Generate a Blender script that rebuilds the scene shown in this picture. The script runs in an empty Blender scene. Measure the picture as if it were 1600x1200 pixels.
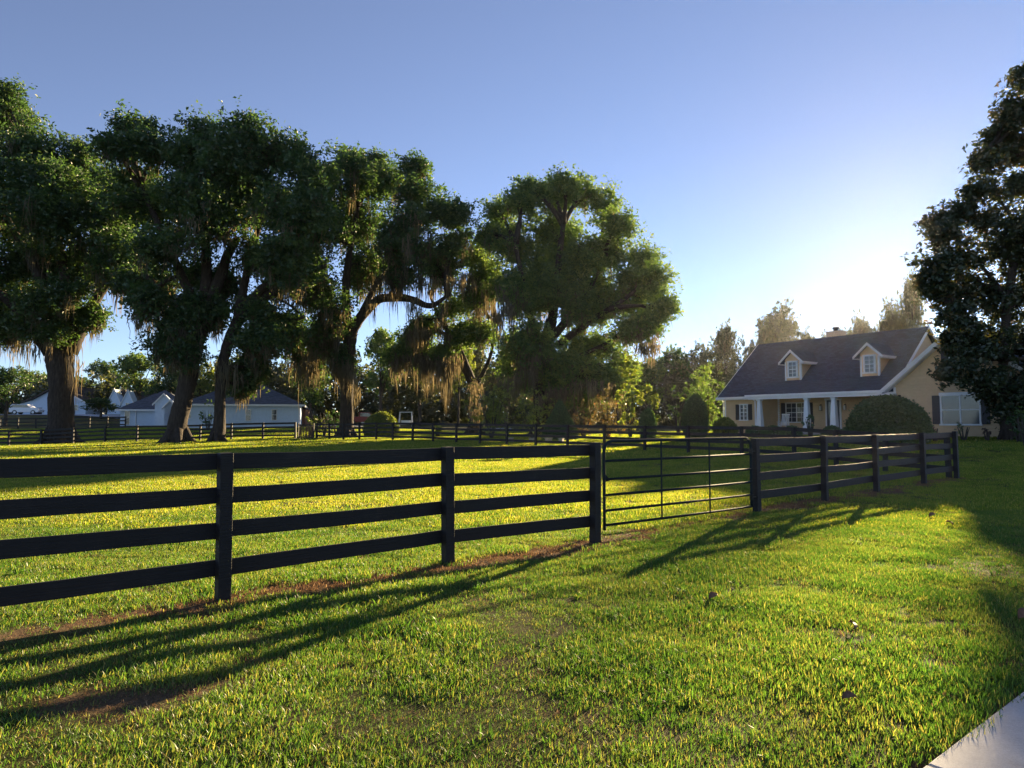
import bpy, math, random
import numpy as np
from mathutils import Vector, Matrix

# ------------------------------------------------------------------ camera, sky, sun, exposure
SC = bpy.context.scene
COL = SC.collection
F = 1063.0                      # focal length in pixels of a 1600 px wide frame
EYE = 1.68
TH = math.atan(61.0 / F)
cam = bpy.data.cameras.new("camera"); camo = bpy.data.objects.new("camera", cam); COL.objects.link(camo)
cam.sensor_width = 36; cam.lens = F / 1600 * 36; cam.clip_start = .05; cam.clip_end = 2000
camo.location = (0, 0, EYE); camo.rotation_euler = (math.pi / 2 + TH, 0, 0)
SC.camera = camo
SUN_AZ = math.radians(31.6); SUN_EL = math.radians(11.8)
w = bpy.data.worlds.new("World"); SC.world = w; w.use_nodes = True
wn = w.node_tree; bg = wn.nodes["Background"]
sky = wn.nodes.new("ShaderNodeTexSky"); sky.sky_type = 'NISHITA'; sky.sun_disc = False
sky.sun_elevation = SUN_EL; sky.sun_rotation = SUN_AZ
sky.air_density = 0.7; sky.dust_density = 0.0; sky.ozone_density = 5.0; sky.altitude = 0
hs = wn.nodes.new("ShaderNodeHueSaturation"); hs.inputs['Saturation'].default_value = .84      # sky colour toned down to a greyer blue
wn.links.new(sky.outputs[0], hs.inputs['Color']); tn = wn.nodes.new("ShaderNodeMixRGB"); tn.blend_type = 'MULTIPLY'; tn.inputs[0].default_value = 1; tn.inputs[2].default_value = (1.12, .95, .86, 1)   # warm tint on the sky colour alone
wn.links.new(hs.outputs[0], tn.inputs[1]); wn.links.new(tn.outputs[0], bg.inputs[0]); bg.inputs[1].default_value = 0.053
sl = bpy.data.lights.new("sun", 'SUN'); sl.energy = 5.0; sl.angle = math.radians(0.6); sl.color = (1, .75, .42)
so = bpy.data.objects.new("sun", sl); COL.objects.link(so)
sd = Vector((math.sin(SUN_AZ) * math.cos(SUN_EL), math.cos(SUN_AZ) * math.cos(SUN_EL), math.sin(SUN_EL)))
so.rotation_euler = sd.to_track_quat('Z', 'Y').to_euler()
SC.view_settings.view_transform = 'Standard'; SC.view_settings.look = 'None'
SC.view_settings.exposure = 2.27; SC.view_settings.gamma = 1
SC.cycles.use_adaptive_sampling = False; SC.cycles.max_bounces = 8; SC.cycles.transparent_max_bounces = 8; SC.cycles.volume_bounces = 0
SC.cycles.transmission_bounces = 5; SC.cycles.diffuse_bounces = 3; SC.cycles.glossy_bounces = 2
HAZE_D = 0.000042; HAZE_G = 0.80

# ------------------------------------------------------------------ helpers
def P(px, py, Y):
    cx = (px - 800) / F; cy = (600 - py) / F
    dy = math.cos(TH) - cy * math.sin(TH); dz = math.sin(TH) + cy * math.cos(TH)
    k = Y / dy
    return np.array((cx * k, Y, EYE + dz * k))
def gp(px, py, z=0.0):
    cx = (px - 800) / F; cy = (600 - py) / F
    dy = math.cos(TH) - cy * math.sin(TH); dz = math.sin(TH) + cy * math.cos(TH)
    k = (z - EYE) / dz
    return np.array((cx * k, dy * k, z))
def PX(px, Y): return P(px, 661, Y)[:2]
MPP = 1 / F                      # metres per pixel per metre of distance

def tag(o, label=None, cat=None, group=None, kind=None):
    if label: o['label'] = label
    if cat: o['category'] = cat
    if group: o['group'] = group
    if kind: o['kind'] = kind
    return o
def thing(name, label, cat, loc=(0, 0, 0), rz=0, group=None):
    o = bpy.data.objects.new(name, None); COL.objects.link(o)
    o.location = loc; o.rotation_euler = (0, 0, rz); o.empty_display_size = .3
    return tag(o, label, cat, group)
def link(name, me, m, parent=None, smooth=False):
    if m: me.materials.append(m)
    o = bpy.data.objects.new(name, me); COL.objects.link(o)
    if parent: o.parent = parent
    if smooth: me.polygons.foreach_set('use_smooth', [True] * len(me.polygons))
    return o
def copy_tree(o, parent=None, loc=None, rz=None, sc=None):
    c = o.copy(); COL.objects.link(c)
    if parent: c.parent = parent
    if loc is not None: c.location = loc
    if rz is not None: c.rotation_euler = (0, 0, rz)
    if sc is not None: c.scale = sc
    for ch in list(o.children): copy_tree(ch, c)
    return c

def np_mesh(name, v, f, attr=None):
    """v (N,3), f (M,k) arrays -> mesh; attr: per-face float 'var'"""
    v = np.asarray(v, np.float32); f = np.asarray(f, np.int32)
    me = bpy.data.meshes.new(name); k = f.shape[1]; M = len(f)
    me.vertices.add(len(v)); me.vertices.foreach_set('co', v.ravel())
    me.loops.add(M * k); me.loops.foreach_set('vertex_index', f.ravel())
    me.polygons.add(M); me.polygons.foreach_set('loop_start', np.arange(0, M * k, k, dtype=np.int32))
    try: me.polygons.foreach_set('loop_total', np.full(M, k, np.int32))
    except Exception: pass
    if attr is not None:
        a = me.attributes.new('var', 'FLOAT', 'FACE'); a.data.foreach_set('value', np.asarray(attr, np.float32))
    me.update(calc_edges=True)
    return me

class G:
    """collects shapes, then links them as ONE mesh object"""
    def __init__(s): s.v = []; s.f = []
    def add(s, v, f):
        n = len(s.v); s.v += [tuple(map(float, p)) for p in v]; s.f += [tuple(i + n for i in q) for q in f]; return s
    def box(s, x0, x1, y0, y1, z0, z1):
        return s.add([(x0, y0, z0), (x1, y0, z0), (x1, y1, z0), (x0, y1, z0), (x0, y0, z1), (x1, y0, z1), (x1, y1, z1), (x0, y1, z1)],
                     [(0, 3, 2, 1), (4, 5, 6, 7), (0, 1, 5, 4), (1, 2, 6, 5), (2, 3, 7, 6), (3, 0, 4, 7)])
    def hexa(s, p):                 # 8 points: bottom ring, top ring
        return s.add(p, [(0, 3, 2, 1), (4, 5, 6, 7), (0, 1, 5, 4), (1, 2, 6, 5), (2, 3, 7, 6), (3, 0, 4, 7)])
    def beam(s, a, b, up, wd, th):  # board from a to b, height wd along up, thickness th across
        a = np.array(a, float); b = np.array(b, float); up = np.array(up, float)
        d = b - a; d /= np.linalg.norm(d); n = np.cross(d, up); n /= np.linalg.norm(n)
        u = up * wd / 2; t = n * th / 2
        return s.hexa([a - u - t, b - u - t, b - u + t, a - u + t, a + u - t, b + u - t, b + u + t, a + u + t])
    def prism(s, prof, axis, c0, c1):   # profile in the other two axes, extruded c0..c1 along axis
        def pt(p, c):
            if axis == 'x': return (c, p[0], p[1])
            if axis == 'y': return (p[0], c, p[1])
            return (p[0], p[1], c)
        n = len(prof); v = [pt(p, c0) for p in prof] + [pt(p, c1) for p in prof]
        f = [tuple(range(n)), tuple(range(2 * n - 1, n - 1, -1))]
        f += [(i, i + n, (i + 1) % n + n, (i + 1) % n) for i in range(n)]
        return s.add(v, f)
    def tube(s, pts, rad, n=8, rng=None, jit=0, cap=True):
        pts = [np.array(p, float) for p in pts]
        if not hasattr(rad, '__len__'): rad = [rad] * len(pts)
        v = []; m = len(pts); ref = None
        for i, p in enumerate(pts):
            d = pts[min(i + 1, m - 1)] - pts[max(i - 1, 0)]; d /= max(1e-9, np.linalg.norm(d))
            if ref is None:
                ref = np.cross(d, (0, 0, 1)) if abs(d[2]) < .9 else np.cross(d, (0, 1, 0))
            ref = ref - d * ref.dot(d); ref /= np.linalg.norm(ref); b = np.cross(d, ref)
            for k in range(n):
                a = 2 * math.pi * k / n; r = rad[i] * (1 + (rng.uniform(-jit, jit) if rng is not None else 0))
                v.append(p + (ref * math.cos(a) + b * math.sin(a)) * r)
        f = [(i * n + k, i * n + (k + 1) % n, (i + 1) * n + (k + 1) % n, (i + 1) * n + k) for i in range(m - 1) for k in range(n)]
        if cap: f += [tuple(range(n - 1, -1, -1)), tuple((m - 1) * n + k for k in range(n))]
        return s.add(v, f)
    def build(s, name, m, parent=None, smooth=False, bevel=0):
        me = bpy.data.meshes.new(name); me.from_pydata(s.v, [], s.f); me.update()
        o = link(name, me, m, parent, smooth)
        if bevel:
            b = o.modifiers.new('bevel', 'BEVEL'); b.width = bevel; b.segments = 2; b.limit_method = 'ANGLE'
        return o

# ------------------------------------------------------------------ materials
def mat(name):
    m = bpy.data.materials.new(name); m.use_nodes = True
    nt = m.node_tree; return m, nt, nt.nodes['Principled BSDF'], nt.nodes['Material Output']
def N(nt, typ, **kw):
    n = nt.nodes.new(typ)
    for k, v in kw.items():
        if k in n.inputs.keys(): n.inputs[k].default_value = v
        else: setattr(n, k, v)
    return n
def ramp(nt, fac, stops):
    r = nt.nodes.new('ShaderNodeValToRGB'); e = r.color_ramp.elements
    while len(e) < len(stops): e.new(.5)
    for q, (p, c) in zip(e, stops): q.position = p; q.color = (*c, 1)
    nt.links.new(fac, r.inputs[0]); return r.outputs[0]
def coords(nt, kind='Object', scale=(1, 1, 1)):
    t = nt.nodes.new('ShaderNodeTexCoord'); mp = nt.nodes.new('ShaderNodeMapping'); mp.inputs['Scale'].default_value = scale
    nt.links.new(t.outputs[kind], mp.inputs[0]); return mp.outputs[0]
def noise(nt, vec, scale, detail=4, rough=.6):
    n = N(nt, 'ShaderNodeTexNoise', Scale=scale, Detail=detail, Roughness=rough); nt.links.new(vec, n.inputs['Vector']); return n.outputs[0]
def bump(nt, h, bsdf, strength=.3, dist=.02):
    b = N(nt, 'ShaderNodeBump', Strength=strength, Distance=dist); nt.links.new(h, b.inputs['Height']); nt.links.new(b.outputs[0], bsdf.inputs['Normal'])
def plain(name, c, rough=.6, var=.15, scale=6, metal=0, bmp=0, spec=.5, kind='Object', sc=(1, 1, 1)):
    m, nt, b, out = mat(name); b.inputs['Roughness'].default_value = rough; b.inputs['Metallic'].default_value = metal
    b.inputs['Specular IOR Level'].default_value = spec
    nz = noise(nt, coords(nt, kind, sc), scale)
    nt.links.new(ramp(nt, nz, [(.25, tuple(x * (1 - var) for x in c)), (.75, tuple(min(1, x * (1 + var)) for x in c))]), b.inputs['Base Color'])
    if bmp: bump(nt, nz, b, bmp, .02)
    return m
def leafmat(name, dark, mid, light, trans=.45, tcol=None, gloss=.08, rough=.45):
    """diffuse + translucent leaf with a per-leaf colour variation carried by the mesh"""
    m, nt, b, out = mat(name); nt.nodes.remove(b)
    at = N(nt, 'ShaderNodeAttribute', attribute_name='var')
    c = ramp(nt, at.outputs['Fac'], [(.05, dark), (.5, mid), (.95, light)])
    d = nt.nodes.new('ShaderNodeBsdfDiffuse'); t = nt.nodes.new('ShaderNodeBsdfTranslucent'); g = N(nt, 'ShaderNodeBsdfGlossy', Roughness=rough)
    g.inputs[0].default_value = (.8, .8, .8, 1)
    nt.links.new(c, d.inputs[0])
    mx = nt.nodes.new('ShaderNodeMixRGB'); mx.blend_type = 'MULTIPLY'; mx.inputs[0].default_value = 1
    nt.links.new(c, mx.inputs[1]); mx.inputs[2].default_value = (*(tcol or (1.6, 1.5, .7)), 1); nt.links.new(mx.outputs[0], t.inputs[0])
    s = nt.nodes.new('ShaderNodeMixShader'); s.inputs[0].default_value = trans
    nt.links.new(d.outputs[0], s.inputs[1]); nt.links.new(t.outputs[0], s.inputs[2])
    s2 = nt.nodes.new('ShaderNodeMixShader'); s2.inputs[0].default_value = gloss
    nt.links.new(s.outputs[0], s2.inputs[1]); nt.links.new(g.outputs[0], s2.inputs[2]); nt.links.new(s2.outputs[0], out.inputs[0])
    return m

M = {}
M['oak'] = leafmat('oak leaf', (.028, .062, .026), (.052, .105, .040), (.10, .15, .045), .48, (1.5, 1.5, .7), .04)
M['oak2'] = leafmat('bright oak leaf', (.05, .10, .036), (.10, .17, .055), (.18, .24, .07), .54, (1.6, 1.55, .7), .04)  # lighter oak leaf; haze over the broad oak is put into the colour
M['yel'] = leafmat('yellow green leaf', (.08, .125, .02), (.15, .205, .032), (.25, .28, .05), .5)
M['rust'] = leafmat('rusty leaf', (.06, .065, .02), (.11, .10, .03), (.24, .14, .05), .5, (1.5, 1.2, .8))
M['magnolia'] = leafmat('magnolia leaf', (.020, .040, .020), (.042, .068, .030), (.10, .085, .04), .32, (1.5, 1.1, .6), .05, .4)
M['box'] = leafmat('clipped hedge leaf', (.032, .080, .026), (.056, .125, .042), (.09, .17, .06), .45)
M['far'] = leafmat('far tree leaf', (.03, .042, .018), (.055, .07, .026), (.10, .11, .042), .5)
M['plum'] = leafmat('plum leaf', (.04, .018, .022), (.07, .03, .035), (.10, .06, .05), .4, (1.3, .9, .9))
M['moss'] = leafmat('spanish moss', (.075, .075, .058), (.13, .127, .095), (.21, .195, .145), .5, (1.35, 1.1, .75), 0)
M['grassblade'] = leafmat('grass blade', (.042, .112, .022), (.090, .178, .036), (.28, .26, .10), .6, (1.55, 1.6, .6), .03, .4)
def patchy(m):               # large soft patches of greener and strawier turf
    nt = m.node_tree; rp = [n for n in nt.nodes if n.type == 'VALTORGB'][0]; at = [n for n in nt.nodes if n.type == 'ATTRIBUTE'][0]
    ge = nt.nodes.new('ShaderNodeNewGeometry'); nz = noise(nt, ge.outputs['Position'], .8, 5, .65)
    ma = N(nt, 'ShaderNodeMath', operation='MULTIPLY_ADD'); nt.links.new(nz, ma.inputs[0]); ma.inputs[1].default_value = 1.3; ma.inputs[2].default_value = -.65
    ad = N(nt, 'ShaderNodeMath', operation='ADD'); nt.links.new(ma.outputs[0], ad.inputs[0]); nt.links.new(at.outputs['Fac'], ad.inputs[1]); nt.links.new(ad.outputs[0], rp.inputs[0])
patchy(M['grassblade'])
M['paddockblade'] = leafmat('paddock grass blade', (.085, .155, .022), (.165, .24, .034), (.38, .34, .11), .62, (1.75, 1.62, .6), .03, .4)
patchy(M['paddockblade'])
M['straw'] = leafmat('dry straw', (.13, .078, .045), (.26, .165, .092), (.42, .29, .165), .35, (1.2, 1.1, .9), 0)
M['deadleaf'] = plain('dead leaf', (.20, .10, .05), .6, .4, 30)

def bark(name, c):
    m, nt, b, out = mat(name); b.inputs['Roughness'].default_value = .9; b.inputs['Specular IOR Level'].default_value = .2
    v = coords(nt, 'Object', (5, 5, 1.1)); n1 = noise(nt, v, 1.6, 8, .7)
    nt.links.new(ramp(nt, n1, [(.3, tuple(x * .45 for x in c)), (.55, c), (.75, tuple(x * 1.7 for x in c))]), b.inputs['Base Color'])
    bump(nt, n1, b, .9, .12); return m
M['bark'] = bark('oak bark', (.055, .044, .036)); M['bark2'] = bark('grey bark', (.085, .073, .06))

def fencemat():
    m, nt, b, out = mat('black fence paint'); b.inputs['Roughness'].default_value = .62; b.inputs['Specular IOR Level'].default_value = .35
    v = coords(nt, 'Object', (1.2, 1.2, 26)); n1 = noise(nt, v, 3, 8, .65); n2 = noise(nt, coords(nt), 2.5, 6, .7)
    mx = N(nt, 'ShaderNodeMath', operation='MULTIPLY'); nt.links.new(n1, mx.inputs[0]); nt.links.new(n2, mx.inputs[1])
    nt.links.new(ramp(nt, mx.outputs[0], [(.1, (.006, .006, .008)), (.30, (.013, .012, .014)), (.42, (.030, .026, .025)), (.52, (.07, .058, .05))]), b.inputs['Base Color'])
    bump(nt, n1, b, .8, .01); return m
M['fence'] = fencemat()
M['fencefar'] = plain('weathered black fence', (.016, .015, .016), .75, .35, 5, bmp=.1)
M['gate'] = plain('dark green gate paint', (.014, .022, .026), .7, .3, 9, spec=.12)
M['white'] = plain('white trim', (.74, .75, .76), .5, .04, 4)
M['whitewall'] = plain('white stucco', (.54, .65, .80), .8, .06, 3, bmp=.1)
M['dark'] = plain('dark shutter', (.018, .018, .026), .5, .2, 9)
M['door'] = plain('navy door', (.02, .028, .05), .35, .2, 6)
M['brick'] = plain('pale chimney', (.42, .33, .26), .9, .25, 12, bmp=.3)
M['metal'] = plain('dark metal', (.02, .02, .02), .4, .2, 8, metal=.6)
M['redbrown'] = plain('red brown boards', (.16, .055, .03), .8, .3, 5)
M['brown'] = plain('brown brush', (.13, .085, .05), .9, .4, 8)
M['red'] = plain('red car paint', (.22, .016, .018), .3, .08, 3)
M['silver'] = plain('silver car paint', (.42, .46, .5), .3, .06, 3, metal=.3)
M['whitecar'] = plain('white car paint', (.7, .72, .74), .3, .04, 3)
M['rubber'] = plain('tyre rubber', (.015, .015, .015), .8, .1, 9)
M['block'] = plain('pale block', (.42, .36, .25), .9, .2, 9, bmp=.2)
M['concretefloor'] = plain('porch concrete', (.32, .31, .3), .9, .15, 4)
M['lampglass'] = plain('lantern glass', (.6, .6, .56), .2, .05, 5)

def glassmat(name, c=(.02, .026, .035)):
    m, nt, b, out = mat(name); b.inputs['Roughness'].default_value = .06; b.inputs['Specular IOR Level'].default_value = .8
    nz = noise(nt, coords(nt), 1.3, 2); nt.links.new(ramp(nt, nz, [(.3, c), (.8, tuple(x * 2.5 for x in c))]), b.inputs['Base Color']); return m
M['glass'] = glassmat('window glass')
def skybands():  # pale blue bands put the reflected sky into the pane colour
    m, nt, b, out = mat('window with blinds'); b.inputs['Roughness'].default_value = .1; b.inputs['Specular IOR Level'].default_value = .8
    t = N(nt, 'ShaderNodeTexWave', Scale=9.0, Distortion=0.3); t.bands_direction = 'Z'; nt.links.new(coords(nt), t.inputs[0])
    nt.links.new(ramp(nt, t.outputs[1], [(.2, (.03, .04, .055)), (.8, (.10, .125, .155))]), b.inputs['Base Color']); return m
M['skybands'] = skybands()
def siding(name, c, pitch=.16):
    m, nt, b, out = mat(name); b.inputs['Roughness'].default_value = .65
    t = nt.nodes.new('ShaderNodeTexCoord'); sp = nt.nodes.new('ShaderNodeSeparateXYZ'); nt.links.new(t.outputs['Object'], sp.inputs[0])
    d = N(nt, 'ShaderNodeMath', operation='DIVIDE'); nt.links.new(sp.outputs[2], d.inputs[0]); d.inputs[1].default_value = pitch
    fr = N(nt, 'ShaderNodeMath', operation='FRACT'); nt.links.new(d.outputs[0], fr.inputs[0])
    iv = N(nt, 'ShaderNodeMath', operation='SUBTRACT'); iv.inputs[0].default_value = 1; nt.links.new(fr.outputs[0], iv.inputs[1])
    nz = noise(nt, coords(nt), 2.5)
    nt.links.new(ramp(nt, nz, [(.2, tuple(x * .9 for x in c)), (.8, tuple(x * 1.08 for x in c))]), b.inputs['Base Color'])
    bump(nt, iv.outputs[0], b, 1.0, .03); return m
M['tan'] = siding('tan lap siding', (.60, .43, .25))
def shingle(name, c):
    m, nt, b, out = mat(name); b.inputs['Roughness'].default_value = .85; b.inputs['Specular IOR Level'].default_value = .3
    br = N(nt, 'ShaderNodeTexBrick', Scale=1.0); br.offset = .5
    br.inputs['Brick Width'].default_value = .32; br.inputs['Row Height'].default_value = .14; br.inputs['Mortar Size'].default_value = .012
    br.inputs['Color1'].default_value = (*[x * .7 for x in c], 1); br.inputs['Color2'].default_value = (*[x * 1.35 for x in c], 1); br.inputs['Mortar'].default_value = (*[x * .45 for x in c], 1)
    nt.links.new(coords(nt), br.inputs[0])
    nz = noise(nt, coords(nt), 9, 6, .8); mx = nt.nodes.new('ShaderNodeMixRGB'); mx.blend_type = 'OVERLAY'; mx.inputs[0].default_value = .55
    nt.links.new(br.outputs[0], mx.inputs[1]); nt.links.new(nz, mx.inputs[2]); nt.links.new(mx.outputs[0], b.inputs['Base Color'])
    bump(nt, br.outputs[1], b, .4, .02); return m
M['roof'] = shingle('slate grey shingles', (.034, .053, .10)); M['roofblue'] = shingle('blue grey shingles', (.085, .092, .115)); M['roofbrown'] = shingle('brown shingles', (.06, .05, .045))

def groundmat():
    m, nt, b, out = mat('lawn soil and turf'); b.inputs['Roughness'].default_value = .95; b.inputs['Specular IOR Level'].default_value = .1
    v = coords(nt); at = N(nt, 'ShaderNodeAttribute', attribute_name='soil')
    n1 = noise(nt, v, .35, 5); n2 = noise(nt, v, 14, 6, .75); n3 = noise(nt, v, 60, 3, .7)
    gr = ramp(nt, n1, [(.3, (.060, .070, .022)), (.5, (.085, .085, .028)), (.7, (.12, .095, .04))])
    mo = nt.nodes.new('ShaderNodeMixRGB'); mo.blend_type = 'OVERLAY'; mo.inputs[0].default_value = .8; nt.links.new(gr, mo.inputs[1]); nt.links.new(n2, mo.inputs[2])
    so_ = ramp(nt, n3, [(.25, (.07, .042, .026)), (.5, (.18, .115, .07)), (.75, (.32, .22, .14))])
    mx = nt.nodes.new('ShaderNodeMixRGB'); nt.links.new(at.outputs['Fac'], mx.inputs[0]); nt.links.new(mo.outputs[0], mx.inputs[1]); nt.links.new(so_, mx.inputs[2])
    nt.links.new(mx.outputs[0], b.inputs['Base Color'])
    ad = N(nt, 'ShaderNodeMath', operation='ADD'); nt.links.new(n2, ad.inputs[0]); nt.links.new(n3, ad.inputs[1])
    bump(nt, ad.outputs[0], b, 1.0, .05); return m
M['ground'] = groundmat()
def concrete():
    m, nt, b, out = mat('broomed concrete'); b.inputs['Roughness'].default_value = .85
    v = coords(nt); n1 = noise(nt, v, 2.6, 8, .75); n2 = noise(nt, v, 90, 6, .85)
    mx = nt.nodes.new('ShaderNodeMixRGB'); mx.blend_type = 'OVERLAY'; mx.inputs[0].default_value = .7
    nt.links.new(ramp(nt, n1, [(.28, (.22, .225, .24)), (.45, (.34, .35, .375)), (.62, (.42, .43, .455)), (.8, (.27, .265, .265))]), mx.inputs[1]); nt.links.new(n2, mx.inputs[2])
    nt.links.new(mx.outputs[0], b.inputs['Base Color']); bump(nt, n2, b, .5, .004); return m
M['concrete'] = concrete()

# ------------------------------------------------------------------ terrain
CP = np.array([(0, 0, 0), (-5, 5, 0), (5, 10, 0), (13.4, 20.5, 0), (20, 10, 0), (-15, 10, 0), (0, 20, 0), (0, 30, .03), (9.9, 29.5, .25), (-20, 25, 0), (10, 15, 0), (-30, 10, 0), (30, 0, 0), (0, -20, 0), (-8, 12, 0), (18, 22, .12),
    (6.7, 34.5, .24), (1.4, 40.5, .30), (-2, 43.5, .38), (-8.5, 49, .47), (-17.6, 56, .5), (-30, 56, .1), (-42, 57, -.35), (-10, 38, .15), (-26, 42, .0), (-18, 51, .15), (-60, 57, -.4),
    (16, 53, .92), (20, 48, .95), (22, 42, .97), (27, 36, 1.0), (21, 33.5, .72), (30, 50, 1), (17, 42, .75), (25, 29, .55), (33, 33, .8), (14, 47, .6),
    (0, 70, .6), (-20, 74, 1.2), (-45, 82, 1.3), (-82, 125, 3.4), (-66, 118, 3.3), (-60, 85, 1.0), (-30, 90, 1.5), (0, 110, 1.2), (45, 90, 1.2), (70, 40, 1), (-100, 90, 2), (-50, 220, 4), (60, 220, 3), (0, 400, 3), (-400, 300, 3), (400, 300, 3), (300, 0, 1), (-300, 0, 0)])
def tz(x, y):
    x = np.asarray(x, float); y = np.asarray(y, float); num = 0; den = 0
    for cx, cy, cz in CP:
        d = (x - cx) ** 2 + (y - cy) ** 2
        wt = 1 / (d + 9 + .01 * (cx * cx + cy * cy)) ** 2; num = num + wt * cz; den = den + wt
    return num / den
def on(x, y, dz=0): return (float(x), float(y), float(tz(x, y)) + dz)

# fence corner points on the ground
posts_px = [(348, 938), (700, 881), (930, 849), (1183, 801), (1289, 783), (1370, 769), (1444, 757), (1495, 749)]
FP = [gp(*p) for p in posts_px]
d01 = FP[1] - FP[0]; d01 /= np.linalg.norm(d01)
LEFT = [FP[0] - d01 * 2.5 * k for k in (3, 2, 1)]
FENCE_A = [p[:2] for p in LEFT] + [p[:2] for p in FP[:3]]
FENCE_B = [p[:2] for p in FP[3:]]
def seg_d(x, y, a, b):
    ab = b - a; t = np.clip(((x - a[0]) * ab[0] + (y - a[1]) * ab[1]) / ab.dot(ab), 0, 1)
    return np.hypot(x - a[0] - t * ab[0], y - a[1] - t * ab[1])
NEARLINE = [FENCE_A[0], FENCE_A[-1], FENCE_B[0], FENCE_B[-1]]
def vnoise(x, y, s, seed=0):
    """cheap value noise, 0..1"""
    x = x / s; y = y / s; xi = np.floor(x).astype(np.int64); yi = np.floor(y).astype(np.int64); fx = x - xi; fy = y - yi
    fx = fx * fx * (3 - 2 * fx); fy = fy * fy * (3 - 2 * fy)
    def h(a, b):
        n = (a * 374761393 + b * 668265263 + seed * 974634777) & 0x7fffffff
        n = ((n ^ (n >> 13)) * 1274126177) & 0x7fffffff
        return ((n ^ (n >> 16)) & 0xffff) / 65535.0
    return (h(xi, yi) * (1 - fx) + h(xi + 1, yi) * fx) * (1 - fy) + (h(xi, yi + 1) * (1 - fx) + h(xi + 1, yi + 1) * fx) * fy
BARE = [(150, 1088, .30), (95, 1112, .22), (215, 1108, .20), (285, 1082, .24), (330, 1075, .18), (490, 1037, .16), (440, 1152, .12), (600, 1008, .2), (600, 1150, .14), (60, 1185, .14), (930, 1060, .12), (1440, 1026, .14),
        (1240, 942, .22), (880, 1030, .14), (650, 935, .2), (350, 992, .3), (1190, 1165, .1), (205, 1040, .16), (760, 1060, .13), (1350, 925, .16)]
BAREG = [(*gp(a, b)[:2], r) for a, b, r in BARE]
def soil(x, y):
    n = vnoise(x, y, .45, 1) * .6 + vnoise(x, y, .14, 2) * .4
    d = np.minimum(np.minimum(seg_d(x, y, NEARLINE[0], NEARLINE[1]), seg_d(x, y, NEARLINE[1], NEARLINE[2])), seg_d(x, y, NEARLINE[2], NEARLINE[3]))
    s = np.clip((.40 - d + (n - .5) * .75) / .25, 0, 1)
    for bx, by, r in BAREG:
        s = np.maximum(s, np.clip((r * .8 - np.hypot(x - bx, y - by) + (n - .5) * .9) / .25, 0, .8))
    s = np.maximum(s, np.clip((n - .80) / .06, 0, .7))
    return s
# concrete drive: left edge from the lower right of the photo
DA = gp(1450, 1200)[:2]; DB = gp(1600, 1085)[:2]; DD = (DB - DA) / np.linalg.norm(DB - DA); DN = np.array((DD[1], -DD[0]))

def axis(lo, a, b, hi, fine, grow):
    m = list(np.arange(a, b, fine)); st = fine; l = []; x = a
    while x > lo: st = min(st * grow, 25); x -= st; l.append(x)
    st = fine; r = []; x = m[-1]
    while x < hi: st = min(st * grow, 25); x += st; r.append(x)
    return np.array(l[::-1] + m + r)
def make_ground():
    xs = axis(-480, -9, 15, 480, .11, 1.12); ys = axis(-60, 2.2, 18, 560, .11, 1.10)
    X, Y = np.meshgrid(xs, ys); Z = tz(X, Y) + (vnoise(X, Y, 1.3, 5) - .5) * .03
    dr = (X - DA[0]) * DN[0] + (Y - DA[1]) * DN[1]
    Z = Z - np.clip((dr + .16) / .1, 0, 1) * .05 * (dr < 4)
    nx, ny = len(xs), len(ys)
    i = np.arange((nx - 1) * (ny - 1)); r = i // (nx - 1); c = i % (nx - 1); a = r * nx + c
    me = np_mesh('ground', np.stack([X.ravel(), Y.ravel(), Z.ravel()], 1), np.stack([a, a + 1, a + 1 + nx, a + nx], 1))
    at = me.attributes.new('soil', 'FLOAT', 'POINT')
    s = soil(X, Y); s = np.maximum(s, np.clip((dr + .14) / .06, 0, 1) * (dr < 4)); s = np.where(Y > 40, 0, s)
    at.data.foreach_set('value', s.ravel().astype(np.float32))
    tag(link('ground', me, M['ground'], None, True), kind='structure')
make_ground()
g = G(); a0 = DA - DD * 6; b0 = DA + DD * 45
for k in range(17):                      # slabs with joints
    p = a0 + DD * 3 * k; q = p + DD * 2.985
    pts = [p, q, q + DN * 3.4, p + DN * 3.4]
    g.hexa([(u[0], u[1], -.12) for u in pts] + [(u[0], u[1], .022) for u in pts])
tag(g.build('driveway', M['concrete'], None, bevel=.008), kind='structure')

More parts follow.
